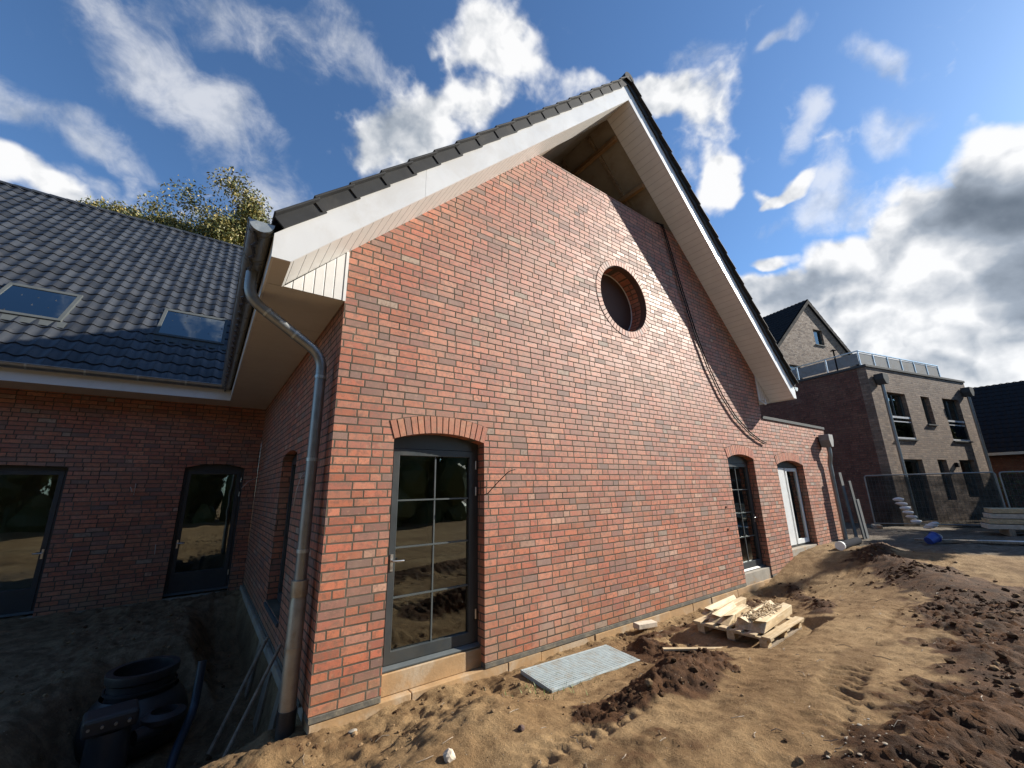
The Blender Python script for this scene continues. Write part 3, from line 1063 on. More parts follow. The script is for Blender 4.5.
# eaves: soffits, fascias, verge boards
MB().box(-.80, -.004, .0, 7.70, 4.19, 4.215).build('eave_soffit', M['soffit_plain'], HOUSE)
MB().box(-.818, -.655, -.574, -.003, 4.192, 4.214).build('eave_soffit', M['soffit_plain'], HOUSE)
MB().box(-11, -.802, 6.90, 7.70, 4.19, 4.215).build('eave_soffit', M['soffit_plain'], HOUSE)
MB().box(-.822, -.801, -.574, 6.875, 4.186, 4.46).build('fascia_board', M['white'], HOUSE)
MB().box(-11, -.823, 6.878, 6.899, 4.186, 4.44).build('fascia_board', M['white'], HOUSE)
MB().box(W+.003, W+.80, .0, 9., 4.19, 4.215).build('eave_soffit', M['soffit_plain'], HOUSE)
MB().box(W+.655, W+.818, -.574, -.003, 4.192, 4.214).build('eave_soffit', M['soffit_plain'], HOUSE)
MB().box(W+.801, W+.822, -.574, 9., 4.186, 4.46).build('fascia_board', M['white'], HOUSE)


def mirr(pts):
    return [(W-a, b) for a, b in pts][::-1]


seam = .70
B1 = [(-.822, 4.19), (-.657, 4.19), (seam-.0015, seam+4.8485), (seam-.0015, seam+5.2585), (-.822, 4.44)]
B2 = [(seam+.0015, seam+4.8515), (RX, RX+4.85), (RX, RX+5.26), (seam+.0015, seam+5.2615)]
MB().prism(B1, (), -.60, -.577).build('verge_board', M['white'], HOUSE)
MB().prism(B2, (), -.60, -.577).build('verge_board', M['white'], HOUSE)
MB().prism(mirr(B1), (), -.60, -.577).build('verge_board', M['white'], HOUSE)
MB().prism(mirr([(a+.001 if a > 5 else a, b) for a, b in B2]), (), -.60, -.577).build('verge_board', M['white'], HOUSE)
S1 = [(-.655, 4.195), (RX-.001, RX+4.849), (RX-.001, RX+4.875), (-.655, 4.221)]
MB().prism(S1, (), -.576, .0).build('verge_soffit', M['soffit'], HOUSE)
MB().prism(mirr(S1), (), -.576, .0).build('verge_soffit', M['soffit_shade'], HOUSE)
BX = [(-.640, 4.19), (.0, 4.19), (.0, 4.845)]
MB().prism(BX, (), -.012, -.002).build('eave_box', M['boxface'], HOUSE)
MB().prism(mirr(BX), (), -.012, -.002).build('eave_box', M['boxface'], HOUSE)
MB().box(-.028, .004, -.018, -.0125, 4.186, 4.83).build('corner_trim', M['white'], HOUSE)
MB().box(W-.004, W+.028, -.018, -.0125, 4.186, 4.83).build('corner_trim', M['white'], HOUSE)
# roof: tiles as real geometry


def tile_roof(mb, O, U, V, N, length, u0f, u1f, pitch=.27, expo=.42, segs=8, amp=.046, seed=1):
    q = random.Random(seed)
    rows = int(math.ceil(length/expo))
    prof = [(k/segs, amp*(.5+.5*math.cos(2*math.pi*k/segs))**1.15) for k in range(segs+1)]
    for r in range(rows):
        v0 = r*expo
        v1 = min(v0+expo+.05, length+.02)
        ua, ub = u0f(v0), u1f(v0)
        n = int((ub-ua)/pitch)
        for i in range(n+1):
            us = ua+i*pitch
            wd = min(pitch, ub-us)
            if wd < .04:
                continue
            tilt = q.uniform(-.004, .004)
            lift = .034+q.uniform(-.003, .003)
            dv = q.uniform(-.004, .004)
            vs = []
            for (vv, nn) in ((v0-.012+dv, lift-.03), (v0-.015+dv, lift-.006), (v0-.006+dv, lift), (v1+dv, .002)):
                for (uu, hh) in prof:
                    if uu*pitch > wd+1e-6:
                        uu = wd/pitch
                    vs.append(O+U*(us+uu*(pitch-.003))+V*vv+N*(hh+nn+tilt*(uu-.5)))
            m = segs+1
            fs = [(a*m+k, a*m+k+1, (a+1)*m+k+1, (a+1)*m+k) for a in range(3) for k in range(segs)]
            mb.add(vs, fs)


s2 = 1/math.sqrt(2)
mt, tt, tb, tout = new_mat('roof_tile_glaze')
tP = tt.n('ShaderNodeTexCoord').outputs['Object']
tg = tt.n('ShaderNodeNewGeometry').outputs['Random Per Island']
tc_ = tt.vm('SCALE', (.030, .033, .038), scale=tt.mr(tg, 0., 1., .65, 1.5))
tn_ = tt.noise(tP, 2.2, 6, .65, .3)
tc_ = tt.mix(tt.mr(tn_, .5, .75, 0., .35, True), tc_, (.085, .08, .075))
tt.put(tb.inputs['Base Color'], tc_)
tt.put(tb.inputs['Roughness'], tt.mr(tt.noise(tP, 6., 4, .6), .3, .7, .26, .42))
tt.put(tb.inputs['Normal'], tt.bump(tt.noise(tP, 120., 3, .6), .0008))
M['tiles'] = mt

UN = Vector((0, -1, 1))*s2
mb = MB()
tile_roof(mb, Vector((0, 6.76, 4.42)), Vector((1, 0, 0)), Vector((0, s2, s2)), UN, 11.1, lambda v: -9.6,
          lambda v: -.93+v*s2, seed=4)
wr = mb.build('wing_roof', M['tiles'], HOUSE, smooth='auto', fix=False)
# boarding under the wing tiles so no light leaks through
MB().add([(-9.7, 6.86, 4.43), (-.9, 6.86, 4.43), (6.9, 14.62, 12.19), (-9.7, 14.62, 12.19), (6.9, 22, 4.8), (-9.7, 22, 4.8)],
         [(0, 1, 2, 3), (3, 2, 4, 5)]).build('roof_deck', M['membrane'], wr, fix=False)
rt = MB()
for i in range(40):
    x0 = -9.6+i*.41
    if x0 > 6.4:
        break
    vs, seg = [], 8
    for xx, rr in ((x0-.02, .135), (x0+.42, .12)):
        for k in range(seg+1):
            a = math.pi*k/seg
            vs.append((xx, 14.61+rr*math.cos(a), 12.24+rr*math.sin(a)))
    rt.add(vs, [(k, k+1, k+seg+2, k+seg+1) for k in range(seg)])
rt.build('ridge_tiles', M['tiles'], wr, smooth=True, fix=False)
mb = MB()
tile_roof(mb, Vector((-.93, -.56, -.93+5.30)), Vector((0, 1, 0)), Vector((s2, 0, s2)), Vector((-s2, 0, s2)), 8.72, lambda v: 0., lambda v: 14.2, segs=4, expo=.4525, seed=5)
tile_roof(mb, Vector((W+.93, -.56, -.93+5.30)), Vector((0, 1, 0)), Vector((-s2, 0, s2)), Vector((s2, 0, s2)), 8.72, lambda v: 0., lambda v: 14.2, segs=4, expo=.4525, seed=6)
mr_ = mb.build('main_roof', M['tiles'], HOUSE, smooth='auto', fix=False)
# underside seen through the open gable peak: underlay, rafters, purlins
dk = MB()
dk.prism([(-.6, 4.30), (RX, RX+4.90), (RX, RX+5.2), (-.6, 4.60)], (), .004, 14.)
dk.prism(mirr([(-.6, 4.30), (RX-.002, RX+4.898), (RX-.002, RX+5.2), (-.6, 4.60)]), (), .004, 14.)
dk.build('roof_deck', M['membrane'], mr_)
for X0 in (5.55, 6.42, 7.35):
    MB().box(X0-.05, X0+.05, .01, 5., 15.39-X0-.11, 15.39-X0-.005).build('purlin', M['purlin'], mr_)
for yy in (.55, 1.45, 2.35):
    MB().prism(mirr([(.2, 5.0), (RX-.01, RX+4.8), (RX-.01, RX+4.885), (.2, 5.085)]), (), yy, yy+.08).build('rafter', M['timber_weathered'], mr_)
# upper rim of the unfinished brickwork
# verge tiles, one by one


def verge_tile(k, side):
    s = .4525
    a0 = -1.07+k*s
    L = s+.05
    vs = []
    jit = rng.uniform(-.004, .004)
    for (sl, n0, n1, yo) in ((0., -.004, .142, -.640), (L, -.022, .122, -.628)):
        for nn in (n0+jit, n1+jit):
            for yy in (yo, yo+.022):
                vs.append((sl, nn, yy))
    top = []
    for (sl, n1, yo) in ((0., .143, -.712), (L, .123, -.695)):
        for nn in (n1-.02+jit, n1+jit):
            for yy in (yo+.001, -.40):
                top.append((sl, nn, yy))
    fs = [(0, 1, 3, 2), (4, 6, 7, 5), (0, 2, 6, 4), (1, 5, 7, 3), (0, 4, 5, 1), (2, 3, 7, 6)]
    mb = MB()

    def w(p):
        x = (a0+p[0])*s2 - p[1]*s2
        z = (a0+p[0])*s2 + p[1]*s2
        X = x if side == 0 else W-x
        return (X, p[2], z+5.26)
    mb.add([w(p) for p in vs], fs)
    mb.add([w(p) for p in top], fs)
    return mb.build('verge_tile', M['tile'], mr_, bevel=.004)


for side in (0, 1):
    for k in range(19):
        verge_tile(k, side)
rt = MB()
for i in range(34):
    y0 = -.66+i*.42
    vs, seg = [], 10
    for yy, rr in ((y0-.03, .15), (y0+.42, .13)):
        for k in range(seg+1):
            a = math.pi*(-.12+1.24*k/seg)
            vs.append((RX+rr*math.cos(a), yy, RX+5.36+rr*math.sin(a)))
    rt.add(vs, [(k, k+1, k+seg+2, k+seg+1) for k in range(seg)])
vs = [(RX+.15*math.cos(math.pi*(-.12+1.24*k/10)), -.69, RX+5.36+.15*math.sin(math.pi*(-.12+1.24*k/10))) for k in range(11)]
rt.add(vs, [tuple(range(11))])
rt.build('ridge_tiles', M['tile'], mr_, smooth='auto', fix=False)

# gutters and downpipes


def half_ring(cx, cz, r0, r1, n=14):
    return [(cx+r1*math.cos(math.pi+math.pi*i/n), cz+r1*math.sin(math.pi+math.pi*i/n)) for i in range(n+1)] + \
           [(cx+r0*math.cos(2*math.pi-math.pi*i/n), cz+r0*math.sin(2*math.pi-math.pi*i/n)) for i in range(n+1)]


GX, GZ, GR = -.932, 4.515, .105
g = MB().prism(half_ring(GX, GZ, GR-.004, GR), (), -.595, 6.66)
g.tube([(GX-GR, -.6, GZ+.004), (GX-GR, 6.66, GZ+.004)], .011, 8)
gut = g.build('gutter', M['zinc'], HOUSE, smooth='auto')
MB().prism([(GX+GR*math.cos(math.pi+math.pi*i/16), GZ+GR*math.sin(math.pi+math.pi*i/16)) for i in range(17)], (), -.606, -.596).build('gutter_end', M['zinc_light'], gut)
for yy in (-.50, .02, .62, 1.22, 1.82, 2.42, 3.02, 3.62, 4.22, 4.82, 5.42, 6.02):
    MB().prism(half_ring(GX, GZ, GR+.0005, GR+.005), (), yy, yy+.03).build('gutter_bracket', M['zinc'], gut)
MB().prism(half_ring(GX, GZ, GR+.0005, GR+.004), (), .10, .46).build('outlet_sleeve', M['zinc'], gut, smooth='auto')
GY, GZW = 6.755, 4.50
hr = [(a+GY+.932-.0, b) for a, b in half_ring(-.932, GZW, .086, .09)]
g = MB().prism(hr, (), -10.8, -.86, 'yz')
g.tube([(-10.8, GY-.09, GZW+.003), (-.86, GY-.09, GZW+.003)], .010, 8)
gw2 = g.build('gutter', M['zinc'], HOUSE, smooth='auto')
for i in range(11):
    xx = -1.7-i*.8
    MB().prism([(a+GY+.932, b) for a, b in half_ring(-.932, GZW, .0905, .095)], (), xx, xx+.03, 'yz').build('gutter_bracket', M['zinc_light'], gw2)


def bend(pts, k=6, r=.16):
    """rounds the corners of a polyline"""
    pts = [Vector(p) for p in pts]
    out = [pts[0]]
    for a, b, c in zip(pts[:-2], pts[1:-1], pts[2:]):
        d0, d1 = (a-b).normalized(), (c-b).normalized()
        p0, p1 = b+d0*r, b+d1*r
        for i in range(k+1):
            t = i/k
            out.append(p0*(1-t)**2+b*2*t*(1-t)+p1*t*t)
    out.append(pts[-1])
    return out


PX, PY = -.135, .24
dp = MB().tube(bend([(GX, .28, 4.44), (GX, .28, 4.10), (PX, PY, 3.55), (PX, PY, 1.12)], 8, .17), .058, 18)
dpo = dp.build('downpipe', M['zinc'], HOUSE, smooth='auto')
for z in (3.28, 2.35, 1.42):
    MB().tube([(PX, PY, z), (PX, PY, z+.035)], .064, 18).build('pipe_clip', M['zinc_light'], dpo, smooth='auto')
v = (Vector((PX, PY, 3.55))-Vector((GX, .28, 4.10))).normalized()
for t in (.25, .62):
    p = Vector((GX, .28, 4.10)).lerp(Vector((PX, PY, 3.55)), t)
    MB().tube([p-v*.012, p+v*.012], .0625, 18).build('pipe_clip', M['zinc_light'], dpo, smooth='auto')
st = MB().tube([(PX, PY, -.12), (PX, PY, .98), (PX, PY, 1.0), (PX, PY, 1.10)], .075, 18, r_list=[.075, .075, .068, .068])
sto = st.build('standpipe', M['zinc_sandlit'], HOUSE, smooth='auto')
MB().tube([(PX, PY, 1.01), (PX, PY, 1.16)], .08, 18).build('pipe_socket', M['zinc_sandlit'], sto, smooth='auto')
MB().tube([(PX, PY, .52), (PX, PY, .56)], .079, 18).build('pipe_socket', M['zinc_sandlit'], sto, smooth='auto')
MB().tube([(PX, PY, -.2), (PX, PY, .03)], .083, 18).build('pipe_socket', M['black_plastic'], sto, smooth='auto')

# skylights on the wing roof
for (x0, x1, y0, y1) in ((-5.35, -4.13, 8.14, 9.22), (-2.56, -1.12, 8.20, 9.32)):
    L = (y1-y0)/s2
    MX = Matrix(((1, 0, 0, x0), (0, s2, -s2, y0), (0, s2, s2, y0-2.33), (0, 0, 0, 1)))
    w_ = x1-x0
    ring_ = [[(.075, .10), (w_-.075, .10), (w_-.075, L-.12), (.075, L-.12)]]
    sk = MB().prism([(0, 0), (w_, 0), (w_, L), (0, L)], ring_, -.06, .085, 'xy', MX).build('skylight', M['parapet'], wr, bevel=.006)
    MB().add([MX @ Vector(p) for p in ((.07, .09, .07), (w_-.07, .09, .07), (w_-.07, L-.11, .07), (.07, L-.11, .07))], [(0, 1, 2, 3)]).build('pane', M['glass_roof'], sk, fix=False)
    MB().prism([(-.10, -.25), (w_+.10, -.25), (w_+.10, -.004), (-.10, -.004)], (), .042, .05, 'xy', MX).build('lead_apron', M['parapet'], sk)
    MB().add([MX @ Vector(p) for p in ((.05, .05, -.05), (w_-.05, .05, -.05), (w_-.05, L-.05, -.05), (.05, L-.05, -.05))], [(0, 1, 2, 3)]).build('blind', M['black_plastic'], sk, fix=False)

# low part on the right: flat roof edge, far end, hopper and downpipe
MB().box(W+.0, XE+.03, -.03, .40, 3.672, 3.75).build('coping', M['parapet'], HOUSE, bevel=.004)
MB().box(W, XE-.02, .40, 6.4, 3.60, 3.66).build('flat_roof', M['parapet'], HOUSE)
MB().box(XE-.30, XE-.0005, T+.001, 6.4, 0., 3.6).build('end_wall', M['brick'], HOUSE)
MB().box(W-.3, W-.0005, T+.001, 13.5, 0., 4.8).build('side_wall', M['brick'], HOUSE)
hp = MB()
hp.prism([(14.22, 3.46), (14.58, 3.46), (14.58, 3.28), (14.48, 3.08), (14.32, 3.08), (14.22, 3.28)], (), -.30, -.03)
hpo = hp.build('rain_hopper', M['greyboard'], HOUSE, bevel=.008)
MB().tube(bend([(14.40, -.19, 3.10), (14.40, -.19, 2.85), (14.40, -.13, 2.6), (14.40, -.13, .3)], 5, .08), .06, 14).build('downpipe', M['zinc'], HOUSE, smooth='auto')
MB().tube([(14.40, -.19, 3.33), (14.40, .05, 3.40)], .05, 12).build('outlet_pipe', M['zinc'], hpo, smooth='auto')
# bracket for the gutter left at the right eave
MB().tube(bend([(W-.02, -.02, 4.18), (W-.02, -.10, 4.08), (W+.16, -.10, 4.05), (W+.14, -.10, 4.19)], 4, .04), .018, 10).build('drain_stub', M['white'], HOUSE, smooth='auto')
g = MB().prism([(W-a, b) for a, b in half_ring(GX, GZ, GR-.004, GR)][::-1], (), -.595, 9.)
gr = g.build('gutter', M['zinc'], HOUSE, smooth='auto')
MB().prism([(W-GX+GR*math.cos(math.pi+math.pi*i/16), GZ+GR*math.sin(math.pi+math.pi*i/16)) for i in range(17)], (), -.606, -.596).build('gutter_end', M['zinc_light'], gr)

# rooms behind the glass: floor, ceiling, back and partitions


def room(x0, x1, y0, y1, z0, z1):
    mb = MB()
    mb.box(x0, x1, y0, y1, z0, z0+.05)
    mb.box(x0, x1, y0, y1, z1, z1+.05)
    mb.box(x0, x1, y1, y1+.1, z0, z1)
    mb.box(x0, x0+.05, y0+.02, y1, z0+.05, z1)
    mb.box(x1-.05, x1, y0+.02, y1, z0+.05, z1)
    mb.build('interior', M['interior'], HOUSE)


room(.32, 3.6, T+.002, 5.2, .08, 2.78)
room(3.7, 10.2, T+.002, 5.2, .08, 2.78)
room(10.56, 14.5, T+.002, 5.2, .30, 2.85)
room(-10.8, -.05, WY+.302, 11.5, -.2, 2.85)

# ends of electric cable sticking out of the brickwork
wires = [[(1.99, .02, 1.95), (1.99, -.05, 2.0), (2.08, -.13, 2.12), (2.20, -.18, 2.24), (2.33, -.15, 2.27)],
         [(.01, 6.6, 2.35), (-.12, 6.45, 2.38), (-.28, 6.2, 2.3), (-.4, 6.05, 2.15)],
         [(.01, 1.24, 2.28), (-.06, 1.2, 2.25), (-.10, 1.22, 2.05), (-.11, 1.25, 1.85)],
         [(.01, .75, .75), (-.08, .7, .78), (-.12, .68, .62), (-.08, .7, .5), (-.13, .66, .42)],
         [(-2.35, WY+.01, 2.22), (-2.35, WY-.06, 2.24), (-2.30, WY-.1, 2.12)], [(-2.28, WY+.01, 2.30), (-2.27, WY-.05, 2.30), (-2.27, WY-.06, 2.06)],
         [(-3.05, WY+.01, 1.02), (-3.04, WY-.05, 1.0), (-3.04, WY-.06, .8)], [(-1.75, WY+.01, 1.0), (-1.74, WY-.05, .98), (-1.73, WY-.06, .8)]]
for i, w_ in enumerate(wires):
    MB().tube(bend(w_, 4, .04), .006, 6).build('cable_end', M['cable' if i == 0 else 'orange_cable'], HOUSE, smooth=True)
# small anchor holes and plugs in the gable
for (x, z) in ((8.0, 1.10), (8.05, 1.55), (14.02, 3.45)):
    MB().tube([(x, .004, z), (x, -.012, z)], .022, 10).build('wall_plug', M['cable'], HOUSE)

# loose cable hanging from the peak
cab = MB()
P0 = [(6.93, 8.02), (7.12, 7.45), (7.38, 6.55), (7.72, 5.54), (8.10, 4.70), (8.53, 4.07), (9.05, 3.58), (9.65, 3.25), (10.15, 3.08), (10.42, 3.03)]
cab.tube(bend([(6.9, .35, 8.3), (6.9, .0, 8.06)] + [(x, -.05, z) for x, z in P0], 4, .09), .013, 8)
cab.tube(bend([(6.86, .35, 8.3), (6.86, .0, 8.07)] + [(x-.03-.035*math.sin(math.pi*i/9)**.8, -.04, z-.03+.0*i) for i, (x, z) in enumerate(P0)], 4, .09), .012, 8)
tag(cab.build('hanging_cable', M['cable'], smooth=True), 'two loose black cables hanging from the open gable peak down to the flat roof', 'cable')

# ------------------------------------------------------------------ things on the ground by the gable
# ribbed light well grate
G = thing('light_well_grate', 'light grey ribbed metal grate lying by the foundation next to the door', 'grate', (2.22, -.33, zg(2.9, -.6)+.045), R(-1.5))
L_, W_ = 1.42, .56
MB().box(0, L_, -W_, 0, -.03, .0).build('panel', M['galv'], G, bevel=.003)
rb = MB()
k = 0
while .012+k*.034 < W_-.02:
    yy = -.03-k*.034
    rb.box(.012, L_-.012, yy-.010, yy+.010, .0005, .012)
    k += 1
rb.build('ribs', M['galv'], G)
MB().prism([(-.006, -W_-.006), (L_+.006, -W_-.006), (L_+.006, .006), (-.006, .006)], [[(.012, -W_+.012), (L_-.012, -W_+.012), (L_-.012, -.012), (.012, -.012)]], -.034, .010, 'xy').build('rim', M['galv'], G, bevel=.003)
G.rotation_euler = (R(2.5), R(1.0), R(-1.5))

# wooden pallet with offcut timber blocks
PZ = zg(5.4, -1.35)-.01
PL = thing('wooden_pallet', 'pale wooden pallet on the earth carrying notched timber blocks', 'pallet', (5.45, -1.42, PZ), R(3))
for yy in (-.42, -.02, .38):
    MB().box(-.6, .6, yy-.05, yy+.05, .0, .022).build('runner', M['timber_weathered'], PL)
    for xx in (-.55, 0., .55):
        MB().box(xx-.06, xx+.06, yy-.048, yy+.048, .0225, .10).build('block', M['timber_pale'], PL)
for i in range(6):
    yy = -.46+i*.178
    MB().box(-.62, .62, yy-.055, yy+.055, .1235, .145).build('deck_board', M['timber_pale'], PL, bevel=.003)
for xx in (-.55, 0., .55):
    MB().box(xx-.05, xx+.05, -.51, .49, .1005, .123).build('cross_board', M['timber_pale'], PL)


def trough(L, w, h, cut, lbl, loc, rz, rx=0.):
    """sawn block with a V along its top and a zigzag cut at the near end"""
    prof = [(-w/2, 0), (w/2, 0), (w/2, h*.72), (w*.27, h), (.03*w, h*.52), (-.05*w, h*.52), (-w*.24, h), (-w/2, h*.78)]
    near = [0, .02, cut*.9, .02, cut*.55, cut*.7, 0, cut]
    n = len(prof)
    vs = [(near[i], y, z) for i, (y, z) in enumerate(prof)] + [(L+.25*cut*(i % 2), y, z) for i, (y, z) in enumerate(prof)]
    fs = [(i, (i+1) % n, (i+1) % n+n, i+n) for i in range(n)]
    tri = tessellate_polygon([[Vector((y, z, 0)) for y, z in prof]])
    fs += [tuple(t) for t in tri] + [tuple(i+n for i in reversed(t)) for t in tri]
    o = MB().add(vs, fs).build('timber_block', M['timber_pale'], None, bevel=.005)
    o.location = loc
    o.rotation_euler = (rx, 0, rz)
    tag(o, lbl, 'timber', 'notched timber blocks on the pallet')
    return o


tz = PZ+.147
trough(1.22, .36, .135, .15, 'wide pale timber block heaped with shavings, on the track side of the pallet', (4.95, -1.67, tz), R(6))
trough(.85, .28, .105, .26, 'short pale timber block with zigzag end in the middle of the pallet', (4.92, -1.27, tz), R(9))
trough(1.05, .25, .10, .22, 'pale timber block lying on the wall side of the pallet', (5.15, -1.02, tz), R(5))
# shavings on the wide block
sh = MB()
q = random.Random(11)
for i in range(260):
    u_, w_ = q.uniform(.15, 1.05), q.gauss(0, .06)
    x, y = 4.95+u_, -1.67+.105*u_+w_
    z = tz+.078+.33*min(.16, abs(w_)) + q.uniform(0, .04)
    Mx = Matrix.Translation((x, y, z)) @ Matrix.Rotation(q.uniform(0, 6.3), 4, 'Z') @ Matrix.Rotation(q.uniform(-.4, .4), 4, 'Y')
    sh.box(-q.uniform(.02, .05), q.uniform(.02, .05), -.008, .008, 0, .006, Mx)
tag(sh.build('wood_shavings', M['timber_pale']), 'yellow wood shavings heaped on the widest timber block', 'shavings', kind='stuff')

# single boards, stones
def slab(name, lbl, cat, L, w, h, x, y, rz, mat, dz=.0, rx=0., ry=0., group=None):
    o = MB().box(-L/2, L/2, -w/2, w/2, 0, h).build(name, M[mat], None, bevel=min(h, w)*.12)
    o.location = (x, y, zg(x, y)+dz)
    o.rotation_euler = (rx, ry, rz)
    tag(o, lbl, cat, group)
    return o


slab('wooden_lath', 'thin wooden lath half sunk in the dark earth before the pallet', 'lath', 1.0, .05, .025, 4.35, -1.35, R(-38), 'timber_pale', .01, R(4))
slab('cut_stone', 'short pinkish stone strip lying against the foundation near the earth heap', 'stone', .42, .12, .075, 4.72, -.20, R(-4), 'stone', .015, R(5), R(4))
slab('white_slab', 'white slab on the ground between the foundation and the pallet', 'slab', .62, .22, .07, 6.85, -.50, R(10), 'offwhite', .02, R(-6), R(3))


def rock(name, lbl, r, sq, x, y, seed, mat):
    vs, fs = lump(r, sq, seed, 2)
    o = MB().add(vs, fs).build(name, M[mat], None, fix=False)
    o.location = (x, y, zg(x, y)+r*sq*.35)
    tag(o, lbl, 'stone')


rock('loose_stone', 'pale knobbly stone at the lower edge of the sandy mound', .05, .8, .60, -1.62, 3, 'stone')
rock('loose_stone', 'brown clod on the mound right of the pale stone', .035, .7, 1.25, -1.62, 9, 'brownboard')
rock('loose_stone', 'flat stone lump below the brick corner of the house', .045, .6, .35, -.22, 12, 'concrete')

# pale chips and plaster crumbs dropped in the dark earth at the lower right
ch = MB()
q = random.Random(19)
for i in range(45):
    x, y = q.gauss(2.75, .3), q.gauss(-3.5, .14)
    vs, fs = lump(1., .35, i, 1)
    s = .006+.016*q.random()**3
    rm = Matrix.Rotation(q.uniform(0, 6.3), 3, 'Z')
    z = zg(x, y)+s*.3
    ch.add([rm @ v*s+Vector((x, y, z)) for v in vs], fs)
tag(ch.build('plaster_chips', M['concrete'], None, fix=False), 'pale plaster chips strewn in the dark earth at the lower right', 'rubble', kind='stuff')
# twigs and straw trodden into the sand
tw = MB()
for i in range(150):
    x, y = q.uniform(-.2, 9.), q.uniform(-4.2, -.25)
    a, l = q.uniform(0, 6.3), q.uniform(.03, .16)
    z = zg(x, y)
    tw.tube([(x, y, z+.004), (x+math.cos(a)*l*.5, y+math.sin(a)*l*.5, z+.010), (x+math.cos(a+.2)*l, y+math.sin(a+.2)*l, zg(x+math.cos(a)*l, y+math.sin(a)*l)+.005)], .0028, 4)
tag(tw.build('straw', M['timber_weathered'], None, fix=False), 'twigs and straw trodden into the sandy ground', 'straw', kind='stuff')

# weeds beside the grate
wd = MB()
q = random.Random(2)
for i in range(170):
    x, y = q.gauss(2.35, .28), q.gauss(-.72, .16)
    if y > -.1:
        continue
    z = zg(x, y)
    a, l = q.uniform(0, 6.3), q.uniform(.02, .06)
    dx, dy = math.cos(a), math.sin(a)
    wd.add([(x-dy*.006, y+dx*.006, z-.01), (x+dy*.006, y-dx*.006, z-.01), (x+dx*l*.8, y+dy*l*.8, z+l)], [(0, 1, 2)])
tag(wd.build('weeds', simple('weed_green', (.12, .17, .03), .6, var=.3), fix=False), 'small yellow green weeds sprouting beside the grate', 'weeds', kind='stuff')

# ------------------------------------------------------------------ pit on the left with the tank
bx, by, bz = -1.36, 2.85, -.88
CT = thing('cistern', 'black plastic cistern with round open manhole sunk in the shaded pit', 'cistern', (bx, by, bz))
pr = [(.02, 0.), (.46, 0.), (.52, .08), (.52, .25), (.48, .40), (.44, .48), (.40, .52), (.38, .56)]
MB().lathe(pr, 32).build('tank_body', M['black_plastic'], CT, smooth='auto')
neck = MB().lathe([(.33, .50), (.33, .80), (.30, .80), (.30, .50)], 32)
neck.lathe([(.345, .60), (.36, .60), (.36, .63), (.345, .63)], 32).lathe([(.335, .70), (.36, .72), (.365, .78), (.36, .81), (.29, .81), (.29, .77)], 32)
MB_neck = neck.build('manhole_ring', M['black_plastic'], CT, smooth='auto')
MB().lathe([(.0, .52), (.34, .52)], 32).build('manhole_floor', M['black_plastic'], CT)
FC = thing('filter_shaft', 'black plastic filter shaft with ribbed foot standing in front of the cistern', 'shaft', (-1.50, 1.72, -.86))
MB().lathe([(.19, .0), (.22, .0), (.22, .05), (.19, .06), (.19, .10), (.213, .11), (.213, .15), (.19, .16), (.18, .18), (.17, .55), (.165, .60)], 28).build('shaft_body', M['black_plastic'], FC, smooth='auto')
MB().box(-.22, .20, -.16, .16, .60, .76, Matrix.Rotation(R(8), 4, 'Z')).build('shaft_head', M['black_plastic'], FC, bevel=.03)
bl = MB()
for a in range(4):
    bl.tube([(-.15+.1*a, -.14, .68), (-.15+.1*a, -.185, .68)], .014, 8)
bl.build('bolts', M['zinc'], FC)
MB().tube([(.2, .05, .42), (.48, .2, .44)], .075, 16).build('side_inlet', M['black_plastic'], FC, smooth='auto')
MB().lathe([(.17, .0), (.20, .0), (.20, .05), (.12, .08), (.12, .02)], 24, (.42, .22, .48)).build('inlet_cap', M['black_plastic'], FC, smooth='auto')
bp = MB().tube(bend([(-.78, 2.25, .03), (-.80, 2.15, -.45), (-.92, 1.70, -.62), (-.98, 1.4, -.82)], 5, .12), .045, 14)
tag(bp.build('supply_pipe', M['blue_pipe'], None, smooth='auto'), 'dark blue pipe rising from the pit beside the cistern', 'pipe')
for (a, b, r, lbl, grp) in (((-.72, .62, -.72), (-.04, 1.55, .22), .020, 'thin wooden pole leaning across the pit against the side wall, the front one', 'leaning poles'),
                            ((-.62, 1.75, -.80), (-.05, 2.6, .05), .024, 'dark wooden pole leaning on the foundation behind the front pole', 'leaning poles')):
    o = MB().tube([a, b], r, 8).build('wooden_pole', M['timber_weathered'], None, smooth='auto')
    tag(o, lbl, 'pole', grp)
bw = [(.55, .16), (1.15, .20), (2.0, .24), (3.2, .2)]
lb = ['short grey board standing against the foundation right behind the standpipe', 'grey board standing against the foundation under the side window',
      'wide grey board leaning on the foundation beyond the side window', 'farthest grey board leaning on the foundation of the side wall']
for (yy, wd_), l in zip(bw, lb):
    mb = MB().prism([(-.20, -1.1), (-.17, -1.1), (-.006, -.08), (-.03, -.07)], (), yy, yy+wd_)
    tag(mb.build('leaning_board', M['timber_weathered'], None, bevel=.004), l, 'board', 'boards standing along the foundation')

